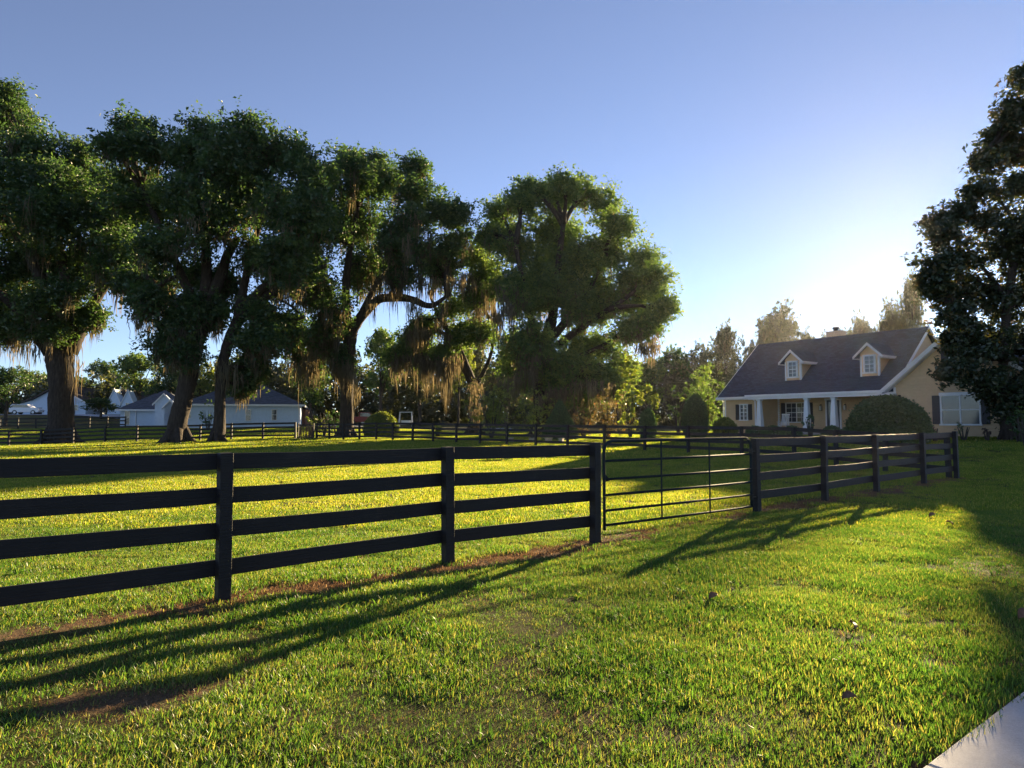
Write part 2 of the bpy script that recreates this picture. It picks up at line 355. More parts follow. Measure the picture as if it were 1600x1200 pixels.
# ------------------------------------------------------------------ foliage
def leaves(rng, cen, sig, n, lsize, aspect=.5, droop=.2, var0=None, up=.35):
    """n leaves around every clump centre; returns verts, tris, var"""
    K = len(cen); T = K * n
    tw = max(1, n // 7); S3 = np.asarray(sig)
    tc = np.repeat(cen, tw, 0) + np.clip(rng.normal(0, .95, (K * tw, 3)), -1.8, 1.8) * np.repeat(S3, tw, 0)
    idx = (np.repeat(np.arange(K), n) * tw + rng.integers(0, tw, T))
    c = tc[idx] + rng.normal(0, .6, (T, 3)) * np.minimum(lsize, S3.mean(1).repeat(n)[:, None] * .5)
    a = rng.normal(0, 1, (T, 3)); a[:, 2] = a[:, 2] * .7 - droop; a /= np.linalg.norm(a, axis=1)[:, None]
    nrm = rng.normal(0, 1, (T, 3)); nrm[:, 2] += up * 2
    b = np.cross(nrm, a); b /= np.maximum(1e-6, np.linalg.norm(b, axis=1))[:, None]
    nn = np.cross(a, b)
    L = lsize * rng.uniform(.6, 1.35, (T, 1)); W = L * aspect
    fold = nn * W * .22
    v = np.empty((T, 4, 3)); v[:, 0] = c - a * L / 2; v[:, 1] = c + b * W / 2 + fold; v[:, 2] = c + a * L / 2; v[:, 3] = c - b * W / 2 + fold
    i = np.arange(T)[:, None] * 4
    f = np.concatenate([i + np.array([[0, 1, 2]]), i + np.array([[0, 2, 3]])], 1).reshape(-1, 3)
    cv = np.repeat(rng.uniform(.15, .7, K) if var0 is None else var0, n) + rng.normal(0, .17, K * tw)[idx] + rng.normal(0, .08, T)
    return v.reshape(-1, 3), f, np.repeat(np.clip(cv, 0, 1), 2)
def clumps(rng, C, R, k, flat=.75, low=.45, inner=.45):
    """clump centres in an ellipsoid's outer volume, fewer below"""
    C = np.asarray(C, float); R = np.asarray(R, float); n = max(4, int(k * (R[0] * R[1] * R[2]) ** (2 / 3)))
    d = rng.normal(0, 1, (n * 3, 3)); d /= np.linalg.norm(d, axis=1)[:, None]
    d = d[(d[:, 2] > -low) | (rng.random(len(d)) < .35)][:n]
    r = inner + (1 - inner) * rng.random((len(d), 1)) ** .6; r = r * np.where(rng.random((len(d), 1)) < .22, rng.uniform(1.02, 1.45, (len(d), 1)), 1)
    return C + d * r * R
def mossgeo(rng, anchors, L, n=26, spread=.30, wd=.034):
    K = len(anchors); T = K * n
    st = np.repeat(anchors, n, 0) + rng.normal(0, 1, (T, 3)) * np.array([spread, spread, .25])
    ln = np.repeat(L, n) * rng.beta(1.6, 1.8, T) * np.exp(-((st - np.repeat(anchors, n, 0))[:, :2] ** 2).sum(1) / (2.2 * spread) ** 2) * 1.15 + .1; ang = rng.uniform(0, math.pi, T)
    dx = np.stack([np.cos(ang), np.sin(ang), np.zeros(T)], 1); lv = 5
    v = np.empty((T, lv, 2, 3)); wob = np.zeros((T, 3))
    prof = [.55, 1.0, .85, .55, .06]
    for j in range(lv):
        t = j / (lv - 1); wob = wob + rng.normal(0, .055, (T, 3)) * (j > 0)
        c = st + wob; c[:, 2] = st[:, 2] - ln * t
        h = (wd * rng.uniform(.6, 1.4, T) * prof[j])[:, None] * dx
        v[:, j, 0] = c - h; v[:, j, 1] = c + h
    i = np.arange(T)[:, None] * (lv * 2); f = []
    for j in range(lv - 1): f.append(i + np.array([[2 * j, 2 * j + 1, 2 * j + 3, 2 * j + 2]]))
    f = np.stack(f, 1).reshape(-1, 4)
    return v.reshape(-1, 3), f, np.repeat(np.clip(np.repeat(rng.uniform(.2, .8, K), n) + rng.normal(0, .1, T), 0, 1), lv - 1)
def bez(a, b, c, n):
    t = np.linspace(0, 1, n)[:, None]; return (1 - t) ** 2 * a + 2 * t * (1 - t) * b + t * t * c
def curve(pts, n=5):
    """Catmull-Rom through pts"""
    p = [np.asarray(q, float) for q in pts]; p = [2 * p[0] - p[1]] + p + [2 * p[-1] - p[-2]]; out = []
    for i in range(1, len(p) - 2):
        for t in np.linspace(0, 1, n, endpoint=False):
            out.append(.5 * (2 * p[i] + (p[i + 1] - p[i - 1]) * t + (2 * p[i - 1] - 5 * p[i] + 4 * p[i + 1] - p[i + 2]) * t * t + (3 * p[i] - p[i - 1] - 3 * p[i + 1] + p[i + 2]) * t ** 3))
    out.append(p[-2]); return np.array(out)

def big_tree(name, label, Y, trunk, limbs, blobs, moss=(), m='oak', seed=1, k=5.0, lsize=.30, nleaf=92, group=None, mosslen=1.6, nm=0, csig=.60, trunk_m='bark', cat='tree', mossx=0, mossd=0, depth=4.0, zflat=.95):
    """trunk: [(px,py,radius m)...]; limbs: list of the same; blobs: [(px,py,rpx[,dY])] ; moss: [(px,py,length px[,dY])]"""
    rng = np.random.default_rng(seed)
    bx, by = PX(trunk[0][0], Y); base = np.array(on(bx, by))
    root = thing(name, label, cat, base, 0, group)
    def W(px, py, dY=0): return P(px, py, Y + dY) - base
    t = G(); tp = [W(q[0], q[1]) for q in trunk]; tr = [q[2] for q in trunk]
    tp[0] = np.array((0, 0, -.3)); c = curve(tp, 5); cr = np.interp(np.linspace(0, 1, len(c)), np.linspace(0, 1, len(tr)), tr)
    t.tube(c, cr, 14, rng, .07)
    for a in range(6):                   # root flare
        an = a * math.pi / 3 + rng.uniform(-.3, .3); r0 = tr[0]
        t.tube([(math.cos(an) * r0 * .45, math.sin(an) * r0 * .45, .9 * r0 + .3), (math.cos(an) * r0 * 1.0, math.sin(an) * r0 * 1.0, .25), (math.cos(an) * r0 * 1.7, math.sin(an) * r0 * 1.7, -.15)], [r0 * .42, r0 * .34, r0 * .14], 7, rng, .1)
    limbpts = list(c[len(c) // 2:])
    for li in limbs:
        dy = rng.uniform(-2, 2); n = len(li)
        lp = [W(q[0], q[1], dy * i / (n - 1) if len(q) < 4 else q[3]) for i, q in enumerate(li)]
        cc = curve(lp, 5); rr = np.interp(np.linspace(0, 1, len(cc)), np.linspace(0, 1, n), [q[2] for q in li])
        t.tube(cc, rr, 9, rng, .08); limbpts += list(cc[2:])
    lpn = np.array(limbpts); V = []; A = []; cl = []; off = 0
    for b in blobs:
        r = b[2] * Y * MPP * .98; dy = b[3] if len(b) > 3 else rng.uniform(-depth, depth)
        C = W(b[0], b[1], dy); q = []
        for e in range(8):           # an uneven crown: each bough carries several smaller masses
            dv = rng.normal(0, 1, 3); dv *= r * rng.uniform(.2, .68) / np.linalg.norm(dv); rs = r * rng.uniform(.38, .62)
            q.append(clumps(rng, C + dv, (rs, rs * 1.1, rs * zflat), k, low=.75, inner=.3))
        q = np.concatenate(q); cl.append(q)
        dist = np.linalg.norm(lpn - C, axis=1) + np.maximum(0, lpn[:, 2] - C[2]) * 2; s = lpn[dist.argmin()]
        mid = (s + C) / 2 + np.array((0, 0, .12 * np.linalg.norm(C - s))) + rng.normal(0, .35, 3)
        cc = bez(s, mid, C, 7); t.tube(cc, np.linspace(min(.3, .05 * np.linalg.norm(C - s) + .08), .05, 7), 6, rng, .1)
        for e in rng.permutation(len(q))[:16]:
            s2 = cc[rng.integers(3, 7)]; m2 = (s2 + q[e]) / 2 + rng.normal(0, .25, 3); t.tube(bez(s2, m2, q[e], 4), [.06, .045, .03, .015], 4)
    t.build('trunk', M[trunk_m], root, True)
    cl = np.concatenate(cl)
    sg = np.tile(np.array([[csig, csig, csig * .75]]), (len(cl), 1)) * rng.uniform(.7, 1.3, (len(cl), 1))
    v, f, va = leaves(rng, cl, sg, nleaf, lsize)
    link('crown', np_mesh('crown', v, f, va), M[m], root)
    an = []; ln = []
    if mossx: moss = list(moss) + [(q[0] + rng.uniform(-7, 7), q[1] + rng.uniform(-5, 4), q[2] * rng.uniform(.6, 1.15)) for q in moss for _ in range(mossx)]
    for q in moss:
        an.append(W(q[0], q[1], q[3] if len(q) > 3 else rng.uniform(-2, 2) + mossd)); ln.append(q[2] * Y * MPP)
    zlo = cl[:, 2]; pick = rng.permutation(len(cl))
    pr = np.clip(1.15 - (zlo - zlo.min()) / (np.ptp(zlo) + .01) * 1.7, .12, 1); pick = pick[rng.random(len(cl)) < pr[pick]][:nm]
    for i in pick: an.append(cl[i] - (0, 0, .25)); ln.append(mosslen * rng.uniform(.4, 1.2))
    if an:
        v, f, va = mossgeo(rng, np.array(an), np.array(ln))
        link('hanging_moss', np_mesh('hanging_moss', v, f, va), M['moss'], root)
    return root

GO = 'old live oaks hung with moss along the back of the paddock'
big_tree('live_oak', 'massive live oak with the thickest trunk of all, behind the fence', 59,
    [(95, 690, 1.25), (95, 655, 1.0), (96, 600, .98), (92, 555, 1.05), (97, 535, .95)],
    [[(80, 550, .7), (55, 515, .6), (20, 475, .45), (-30, 440, .3)], [(97, 545, .75), (104, 490, .55), (100, 420, .4), (80, 330, .25)],
     [(108, 550, .75), (130, 505, .55), (155, 460, .42), (200, 400, .3)], [(100, 520, .5), (60, 430, .4), (10, 340, .25)]],
    [(-5, 190, 62), (40, 240, 62), (-70, 190, 85), (-90, 330, 110), (10, 340, 85), (95, 305, 75), (160, 370, 66), (60, 420, 66), (-5, 440, 60), (-80, 450, 90), (125, 430, 48), (195, 395, 46), (140, 285, 52), (30, 490, 30), (200, 330, 45), (85, 480, 30), (5, 150, 25), (120, 240, 34), (180, 300, 40), (58, 478, 30, -3), (110, 455, 34, -3), (88, 430, 34, 2), (140, 495, 20, -1), (38, 505, 22, -1), (20, 515, 20, 1), (78, 515, 20, -2), (115, 500, 22, 3), (60, 350, 60, -4), (180, 420, 34), (215, 430, 22)],
    [(20, 535, 60), (45, 530, 65), (58, 540, 45), (35, 525, 75), (120, 560, 90), (112, 540, 80), (80, 530, 80), (185, 450, 60), (215, 440, 70), (225, 470, 60)], seed=11, k=4.6, nm=322, group=GO, mosslen=2.4)
big_tree('live_oak', 'live oak with a dark right-leaning trunk in front of the pale blue house', 52,
    [(278, 692, .85), (277, 670, .70), (285, 630, .64), (296, 585, .63), (303, 545, .6), (318, 505, .54)],
    [[(318, 510, .55), (330, 470, .5), (345, 430, .42), (355, 400, .35), (372, 370, .25)], [(310, 520, .5), (322, 440, .4), (320, 350, .3), (315, 260, .2)],
     [(305, 530, .35), (280, 490, .25), (255, 460, .18), (230, 430, .1)], [(300, 545, .3), (270, 530, .2), (245, 500, .12)], [(315, 500, .4), (270, 400, .3), (220, 290, .18)]],
    [(208, 205, 34), (180, 230, 24), (240, 235, 36), (320, 212, 36), (290, 240, 34), (290, 300, 58), (235, 320, 55), (350, 250, 48), (330, 345, 62), (205, 285, 46), (380, 310, 52), (250, 390, 42), (255, 440, 26), (230, 470, 22), (262, 535, 28), (290, 545, 30), (275, 505, 22), (310, 430, 36), (330, 480, 34), (300, 480, 34), (205, 440, 20)],
    [(265, 555, 45), (255, 550, 40), (282, 560, 40), (290, 570, 45), (235, 490, 60), (222, 470, 60), (245, 470, 55), (214, 500, 50), (262, 470, 60)], seed=12, k=4.6, nm=266, group=GO, mosslen=1.8)
big_tree('live_oak', 'slimmer live oak with a right-curving trunk and moss-wrapped fork, before the fence', 52.5,
    [(339, 690, .58), (343, 660, .43), (344, 620, .39), (347, 575, .39), (357, 535, .41), (372, 500, .43)],
    [[(372, 500, .48), (395, 475, .44), (430, 455, .38), (470, 430, .28), (510, 415, .15)], [(385, 485, .4), (405, 455, .34), (440, 425, .22), (470, 380, .14)],
     [(370, 505, .4), (385, 430, .3), (410, 330, .22), (430, 240, .12)], [(360, 530, .3), (385, 545, .2), (410, 545, .1)], [(420, 460, .14), (450, 475, .1), (475, 495, .06)]],
    [(420, 235, 44), (455, 250, 40), (485, 275, 38), (400, 310, 62), (465, 340, 60), (430, 400, 50), (480, 420, 36), (395, 400, 36), (392, 530, 20), (404, 545, 26), (420, 530, 20), (396, 576, 18), (379, 600, 10), (352, 440, 40), (410, 490, 20), (440, 440, 22), (450, 505, 18), (360, 250, 40), (380, 205, 26)],
    [(350, 568, 55), (345, 565, 50), (358, 570, 60), (366, 575, 55), (362, 568, 40), (380, 590, 30), (352, 580, 50), (445, 450, 50), (430, 460, 40), (465, 450, 50), (400, 570, 35)], seed=13, k=4.6, nm=210, group=GO, mosslen=1.7)
big_tree('live_oak', 'live oak with a straight trunk and one long arching limb, behind the fence', 62,
    [(541, 664, .68), (542, 630, .57), (543, 580, .56), (546, 545, .56), (550, 515, .54)],
    [[(549, 520, .5), (562, 498, .46), (580, 478, .42), (598, 466, .4), (640, 467, .34), (672, 478, .26), (700, 462, .14)], [(548, 525, .45), (540, 470, .4), (545, 400, .3), (560, 320, .15)],
     [(546, 540, .4), (520, 490, .3), (500, 420, .2)], [(562, 495, .3), (600, 420, .25), (640, 350, .15)], [(540, 545, .25), (510, 530, .18), (480, 520, .1)]],
    [(505, 285, 42), (545, 278, 40), (598, 285, 42), (650, 300, 40), (690, 335, 34), (712, 385, 34), (560, 350, 66), (635, 375, 60), (500, 370, 56), (490, 455, 44), (465, 530, 26), (505, 530, 38), (520, 490, 36), (570, 420, 50), (680, 410, 46), (620, 430, 30), (475, 420, 30), (715, 340, 18), (585, 255, 18), (548, 250, 16), (650, 262, 16), (535, 560, 20), (490, 560, 20)],
    [(600, 430, 70), (610, 425, 90), (615, 440, 80), (625, 430, 60), (650, 430, 60), (660, 440, 55), (680, 440, 60), (700, 440, 50), (720, 430, 60), (590, 440, 60), (548, 570, 60), (535, 575, 50), (540, 565, 60), (553, 590, 40), (555, 610, 40), (515, 565, 40), (460, 570, 50), (470, 575, 60), (480, 560, 45), (580, 470, 50), (640, 470, 55), (655, 480, 50), (690, 480, 40)], mossx=1, mossd=-2.5, seed=14, k=4.6, nm=364, group=GO, mosslen=2.6)
big_tree('live_oak', 'low leaning live oak draped with long sunlit curtains of moss, between the tall oaks', 66,
    [(742, 662, .7), (741, 630, .5), (738, 600, .46), (728, 575, .44), (718, 550, .42)],
    [[(722, 560, .4), (708, 530, .36), (694, 508, .3), (684, 490, .22), (672, 462, .12)], [(716, 566, .24), (700, 557, .2), (672, 556, .16), (640, 560, .1), (615, 568, .05)],
     [(700, 525, .22), (680, 515, .18), (655, 510, .1)], [(740, 610, .25), (765, 560, .18), (775, 510, .1)], [(690, 500, .2), (650, 500, .14), (632, 522, .08)]],
    [(700, 485, 18), (722, 522, 20), (660, 545, 16), (640, 555, 16), (622, 560, 10), (690, 555, 14), (640, 530, 14), (665, 510, 14), (745, 470, 30), (760, 430, 30), (735, 400, 30), (755, 520, 25)],
    [(620, 562, 45), (628, 560, 40), (636, 562, 30), (650, 558, 50), (657, 558, 60), (664, 560, 66), (670, 562, 70), (676, 562, 50), (684, 560, 60), (690, 562, 74), (695, 564, 86), (699, 566, 70), (706, 562, 44), (712, 560, 40), (640, 520, 40), (650, 520, 50), (655, 515, 55), (661, 516, 45), (670, 520, 30), (646, 526, 30), (686, 505, 40), (700, 520, 40), (745, 640, 40), (742, 600, 60), (735, 430, 60), (745, 440, 55), (760, 450, 60), (725, 440, 50), (770, 460, 50), (750, 480, 60)], m='oak2', mossx=3, mossd=-1.5, seed=15, k=5, nm=40, group=GO, mosslen=2.2, depth=1.5)
big_tree('live_oak', 'broad live oak with the most rounded crown, rightmost of the moss-hung oaks', 60,
    [(846, 664, .8), (845, 630, .62), (845, 590, .6), (850, 550, .55), (862, 500, .5)],
    [[(862, 505, .45), (870, 440, .36), (880, 350, .2)], [(850, 560, .4), (825, 480, .3), (805, 380, .18)], [(860, 530, .4), (910, 470, .3), (945, 400, .16)], [(870, 540, .35), (925, 500, .28), (985, 460, .18), (1020, 420, .1)],
     [(846, 590, .3), (900, 560, .22), (960, 530, .12)], [(905, 500, .2), (925, 480, .16), (935, 462, .1)]],
    [(785, 335, 32), (815, 315, 30), (865, 310, 36), (905, 305, 34), (945, 322, 32), (965, 355, 30), (800, 385, 48), (870, 380, 64), (940, 400, 52), (820, 460, 62), (895, 470, 62), (785, 450, 34), (955, 470, 46), (835, 540, 48), (900, 555, 48), (950, 545, 38), (1005, 405, 32), (1028, 440, 26), (1000, 465, 42), (1040, 480, 16), (1015, 505, 26), (925, 590, 34), (870, 600, 30), (800, 540, 26), (760, 370, 20), (830, 600, 30), (872, 575, 40), (915, 615, 28), (955, 602, 26), (800, 572, 28), (850, 440, 58), (905, 400, 58), (930, 450, 50), (985, 440, 34), (985, 520, 30), (970, 580, 26), (885, 290, 16), (825, 298, 14)],
    [(1010, 540, 36), (1016, 535, 50), (1020, 540, 30), (1004, 540, 24), (775, 590, 30), (788, 600, 34), (793, 610, 45), (800, 600, 36), (812, 590, 40), (845, 620, 40), (860, 610, 46), (868, 620, 40), (840, 560, 60), (830, 580, 50), (815, 560, 55), (880, 610, 40), (800, 480, 55), (790, 470, 60), (780, 490, 60), (905, 600, 40), (935, 610, 30), (925, 600, 40), (950, 600, 40)], m='oak2', mossx=2, mossd=-4, seed=16, k=4.6, nm=308, group=GO, mosslen=2.0)

# magnolia by the house
mg = big_tree('magnolia', 'tall dark magnolia with large leathery leaves standing beside the tan house', 34.5,
    [(1572, 692, .30), (1572, 660, .25), (1570, 625, .24), (1568, 560, .22), (1574, 480, .2), (1590, 380, .2), (1620, 260, .14), (1640, 130, .06)],
    [[(1569, 610, .12), (1520, 592, .07), (1484, 584, .03)], [(1545, 540, .12), (1500, 480, .08), (1455, 430, .03)], [(1570, 460, .12), (1520, 400, .08), (1470, 340, .03)], [(1600, 370, .12), (1560, 310, .07), (1520, 265, .03)], [(1545, 560, .15), (1600, 560, .1), (1660, 540, .05)]],
    [(1575, 240, 30), (1540, 255, 24), (1560, 215, 16), (1595, 170, 34), (1580, 190, 14), (1610, 120, 30), (1640, 220, 60), (1590, 290, 22), (1530, 300, 18), (1500, 330, 26), (1468, 345, 16), (1475, 365, 18), (1540, 345, 30), (1600, 350, 40), (1560, 400, 50), (1500, 400, 36), (1465, 420, 26), (1455, 445, 18), (1470, 460, 26), (1520, 460, 46), (1580, 470, 50), (1494, 500, 26), (1540, 530, 46), (1600, 540, 50), (1492, 528, 13), (1502, 550, 17), (1484, 584, 11), (1512, 583, 19), (1548, 594, 16), (1592, 600, 28), (1606, 620, 32), (1556, 612, 15), (1580, 640, 13), (1640, 400, 80), (1650, 560, 80), (1690, 300, 80), (1590, 660, 20), (1660, 130, 50)],
    (), m='magnolia', seed=21, k=13, lsize=.25, nleaf=42, nm=0, csig=.34, depth=2.0, zflat=.9)

# ------------------------------------------------------------------ woods and far trees
def proto_tree(seed, nb=9, ls=.34, m='far', moss=0, hw=.36, name='tree'):
    """a 10 m tall broad tree at the origin, to be copied"""
    rng = np.random.default_rng(seed); t = G()
    t.tube([(0, 0, -.5), (.1, 0, 1.5), (0, .1, 3.2), (.2, 0, 5.5)], [.34, .27, .23, .12], 9, rng, .08)
    cl = []
    for i in range(nb):
        a = rng.uniform(0, 6.28); rr = rng.uniform(.3, 1) * hw * 7; z = rng.uniform(3.8, 8.4); rr *= 1.15 - ((z - 5) / 5) ** 2
        r = rng.uniform(1.1, 1.9); C = np.array((math.cos(a) * rr, math.sin(a) * rr, z)); cl.append(clumps(rng, C, (r, r, r * .8), 9))
        t.tube(bez(np.array((0.1, 0, rng.uniform(2.5, 5))), C * .55 + (0, 0, 1.2), C, 5), np.linspace(.12, .03, 5), 5)
    q = clumps(rng, (0, 0, 8.6), (1.3, 1.3, 1.1), 6); cl.append(q); cl = np.concatenate(cl)
    v, f, va = leaves(rng, cl, np.full((len(cl), 3), .36) * rng.uniform(.7, 1.3, (len(cl), 1)), 44, ls)
    me_c = np_mesh('crown', v, f, va); out = [('trunk', t, 'bark2'), ('crown', me_c, m)]
    if moss:
        an = cl[rng.permutation(len(cl))[:moss]]; v, f, va = mossgeo(rng, an, rng.uniform(.6, 1.5, len(an)), 12, .25, .035); out.append(('hanging_moss', np_mesh('hanging_moss', v, f, va), 'moss'))
    return out
PROTO = {}
for key, sd_, kw in [('a', 31, {}), ('b', 32, dict(nb=11, moss=40)), ('c', 33, dict(nb=8, m='oak2')), ('d', 34, dict(nb=10, hw=.28, moss=45)), ('y', 35, dict(nb=9, m='yel')), ('e', 36, dict(nb=9, m='oak'))]:
    PROTO[key] = proto_tree(sd_, **kw)
def far_tree(key, px, top, wpx, Y, label, name='tree', group=None, rz=None):
    x, y = PX(px, Y); b = on(x, y); h = P(px, top, Y)[2] - b[2]; s = h / 9.8; wx = wpx * Y * MPP / 6.6
    root = thing(name, label, 'tree', b, (px * .7) % 6.28 if rz is None else rz, group); root.scale = (wx, wx, s)
    for i, (nm, g_, m_) in enumerate(PROTO[key]):
        if isinstance(g_, G):
            o = g_.build(nm, M[m_], root, True); PROTO[key][i] = (nm, o.data, m_)
        else:
            o = bpy.data.objects.new(nm, g_); COL.objects.link(o); o.parent = root
            if not g_.materials: g_.materials.append(M[m_])
    return root
GW = 'hazy trees in the woods behind the tan house'
for a in [('b', 1225, 470, 88, 153, 'tall round-headed tree rising highest above the left end of the tan house roof'),
          ('d', 1136, 505, 60, 146, 'narrow tree with a flat tuft of a crown, next left of the tall round-headed tree'),
          ('a', 1172, 528, 56, 142, 'bushy tree tucked against the left slope of the tan house roof'),
          ('b', 1195, 505, 46, 158, 'small pale tree filling the gap under the tall round-headed tree'),
          ('a', 1098, 535, 66, 148, 'hazy tree in the woods below the narrow flat-tufted tree'),
          ('e', 1062, 545, 60, 144, 'hazy tree in the woods just right of the broad oak crown'),
          ('c', 1020, 560, 60, 140, 'dark tree in the woods beneath the right lobe of the broad oak'),
          ('d', 1262, 515, 40, 153, 'thin ragged tree between the round-headed tree and the chimney'),
          ('a', 1290, 520, 44, 156, 'low treetop showing just left of the chimney'),
          ('d', 1345, 490, 48, 143, 'ragged mossy tree just right of the chimney'),
          ('b', 1392, 468, 62, 146, 'glowing mossy tree above the middle of the tan house ridge'),
          ('d', 1432, 425, 54, 140, 'tallest glowing tree, half hidden by the magnolia below the sun'),
          ('b', 1320, 512, 40, 152, 'low glowing treetop directly behind the chimney')]:
    far_tree(*a, group=GW)
GL = 'trees around the houses at the far left'
for a in [('e', 8, 575, 70, 92, 'dark leafy tree at the left edge of the picture beside the white house'),
          ('c', 55, 580, 44, 150, 'thin tree with an orange sunlit top behind the white house'),
          ('e', 165, 565, 56, 140, 'dark tree next left of the pale treetop behind the brown roofed house'),
          ('c', 215, 552, 70, 125, 'pale treetop behind the brown roofed house'),
          ('e', 130, 590, 50, 150, 'low dark tree right of the thickest oak trunk'),
          ('e', 158, 622, 46, 105, 'low spreading tree on the lawn between the white house and the brown roofed house'),
          ('y', 312, 560, 60, 112, 'sunlit yellow green tree showing between the two leaning oak trunks'),
          ('e', 262, 570, 56, 118, 'dark tree behind the entry of the pale blue house'),
          ('y', 402, 572, 46, 118, 'bright yellow green treetop above the right side of the blue roof'),
          ('c', 372, 560, 56, 125, 'mid green tree behind the blue roof ridge'),
          ('a', 432, 570, 60, 120, 'dull green tree right of the blue roof'),
          ('c', 485, 575, 60, 110, 'dim tree left of the straight oak trunk'),
          ('c', 595, 515, 64, 100, 'pointed dark green tree beneath the arching oak limb'),
          ('a', 655, 548, 70, 108, 'shaded tree behind the white swing frame'),
          ('y', 716, 505, 46, 100, 'sunlit tree behind the moss curtains'),
          ('b', 742, 480, 50, 112, 'pale tree in the gap between the oaks'),
          ('a', 790, 560, 70, 104, 'shaded tree behind the round bush'),
          ('c', 900, 580, 80, 98, 'shaded tree behind the broad oak trunk'),
          ('a', 965, 560, 60, 102, 'shaded tree behind the yellow green sapling')]:
    far_tree(*a, group=GL)
# the far wood closing the view, one mass
rng = np.random.default_rng(77); cen = []
for xx in np.arange(-190, 190, 2.3):
    yy = 168 + rng.uniform(-12, 12) + abs(xx) * .05; top = rng.uniform(8, 12) + (4 if -30 < xx < 70 else 0) - (3 if xx < -45 else 0)
    for zz in np.arange(.6, top, 1.5): cen.append((xx + rng.normal(0, 1), yy + rng.normal(0, 3), float(tz(xx, yy)) + zz))
for xx in np.arange(-110, 66, 1.0):
    yy = 138 + rng.uniform(-6, 6) + max(0, xx) * .2; top = rng.uniform(8.5, 13.5) if xx > -58 else rng.uniform(4.5, 8)
    for zz in np.arange(.5, top, 1.3): cen.append((xx + rng.normal(0, .8), yy + rng.normal(0, 2), float(tz(xx, yy)) + zz))
cen = np.array(cen); v, f, va = leaves(rng, cen, np.full((len(cen), 3), 1.1), 75, .8)
tag(link('distant_wood', np_mesh('distant_wood', v, f, va), M['far']), 'far wood closing the view behind all the houses', 'wood', kind='stuff')

# ------------------------------------------------------------------ fences
RAILS = (1.305, .985, .655, .305)
def fence(name, label, pts, m, H=1.39, side=1, rails=RAILS, rh=.155, pw=.12, seed=1, detail=True, group=None, double=False):
    rng = np.random.default_rng(seed); b = on(*pts[0]); root = thing(name, label, 'fence', b, 0, group); b = np.array(b)
    P3 = [np.array(on(*p)) - b for p in pts]; k = H / 1.39
    for i, p in enumerate(P3):
        q0 = P3[max(0, i - 1)]; q1 = P3[min(len(P3) - 1, i + 1)]; d = q1 - q0; an = math.atan2(d[1], d[0])
        g = G(); g.box(-pw * .5, pw * .5, -pw * .5, pw * .5, -.3, H + rng.uniform(-.005, .02))
        o = g.build('post', m, root, bevel=.006 if detail else 0); o.location = p; o.rotation_euler = (rng.normal(0, .011), rng.normal(0, .011), an + rng.normal(0, .03))
    for i in range(len(P3) - 1):
        a, c = P3[i], P3[i + 1]; d = c - a; d[2] = 0; d /= np.linalg.norm(d); n = np.array((-d[1], d[0], 0)) * side
        for r in rails:
            off = n * (pw * .5 + .016)
            za = r * k + rng.normal(0, .008); zc = r * k + rng.normal(0, .008)
            sag = rng.uniform(-.004, .011)
            A = a + off + (0, 0, za) - d * .0; C = c + off + (0, 0, zc)
            g = G(); nseg = 6 if detail else 1; u = np.array((0, 0, rh * k / 2)); t_ = n * .014; L = []
            for j in range(nseg + 1):
                s = j / nseg; pt = A + (C - A) * s; pt = pt + np.array((0, 0, (-sag * math.sin(math.pi * s) + rng.normal(0, .0018)) if detail else 0))
                if j == 0: pt = pt + d * .004
                if j == nseg: pt = pt - d * .004
                L.append([pt - u - t_, pt - u + t_, pt + u + t_, pt + u - t_])
            v = [x for r4 in L for x in r4]; f = [(0, 1, 2, 3), tuple(nseg * 4 + x for x in (3, 2, 1, 0))]
            for j in range(nseg):
                for e in range(4): f.append((j * 4 + e, (j + 1) * 4 + e, (j + 1) * 4 + (e + 1) % 4, j * 4 + (e + 1) % 4))
            g.add(v, f); g.build('rail', m, root, bevel=.004 if detail else 0)
    return root
fence('board_fence', 'nearest black four-board fence, running left from the metal gate', FENCE_A, M['fence'], seed=1)
fence('board_fence', 'black four-board fence between the metal gate and the paddock corner post', FENCE_B, M['fence'], seed=2)
bpx = [1440, 1381, 1305, 1240, 1158, 1075, 1007, 944, 886.5, 837, 792, 750, 713, 677, 645, 614, 588, 562, 537, 515, 495]
PL = [FENCE_B[-1], PX(1158, 29.5), PX(1007, 34.5), PX(837, 40.5), PX(750, 43.5), PX(614, 49), PX(490, 55.3)]
def hit(px):
    c = (px - 800) / F * (1 / math.cos(TH)); c = PX(px, 1.0)[0]
    for a, b in zip(PL[:-1], PL[1:]):
        da = a[0] - c * a[1]; db = b[0] - c * b[1]
        if da * db <= 0 or (b is PL[-1]): t = da / (da - db); return a + (b - a) * t
pts = [FENCE_B[-1] + np.array((-.1, .2))] + [hit(p) for p in bpx]
fence('board_fence', 'black board fence closing the right and back of the paddock below the shrubs', pts, M['fencefar'], H=1.30, side=-1, seed=3, detail=False)
lp = [PX(q, Y_) for q, Y_ in ((462, 56), (411, 56.2), (362, 56.3), (313, 56.4), (265, 56.5), (215, 56.6), (165, 56.8), (115, 57), (65, 57.1), (15, 57.2), (-35, 57.4), (-85, 57.5))]
fence('board_fence', 'black board fence at the back left of the paddock behind the leaning oak trunks', lp, M['fencefar'], H=1.36, side=-1, seed=4, detail=False, pw=.14)
lp = [PX(q, 78) for q in (196, 168, 140, 112, 84, 56, 28, 0, -28)]
fence('board_fence', 'thin dark farther fence on the lawn below the white house', lp, M['fencefar'], H=1.3, rails=(1.28, .85, .4), seed=5, detail=False)
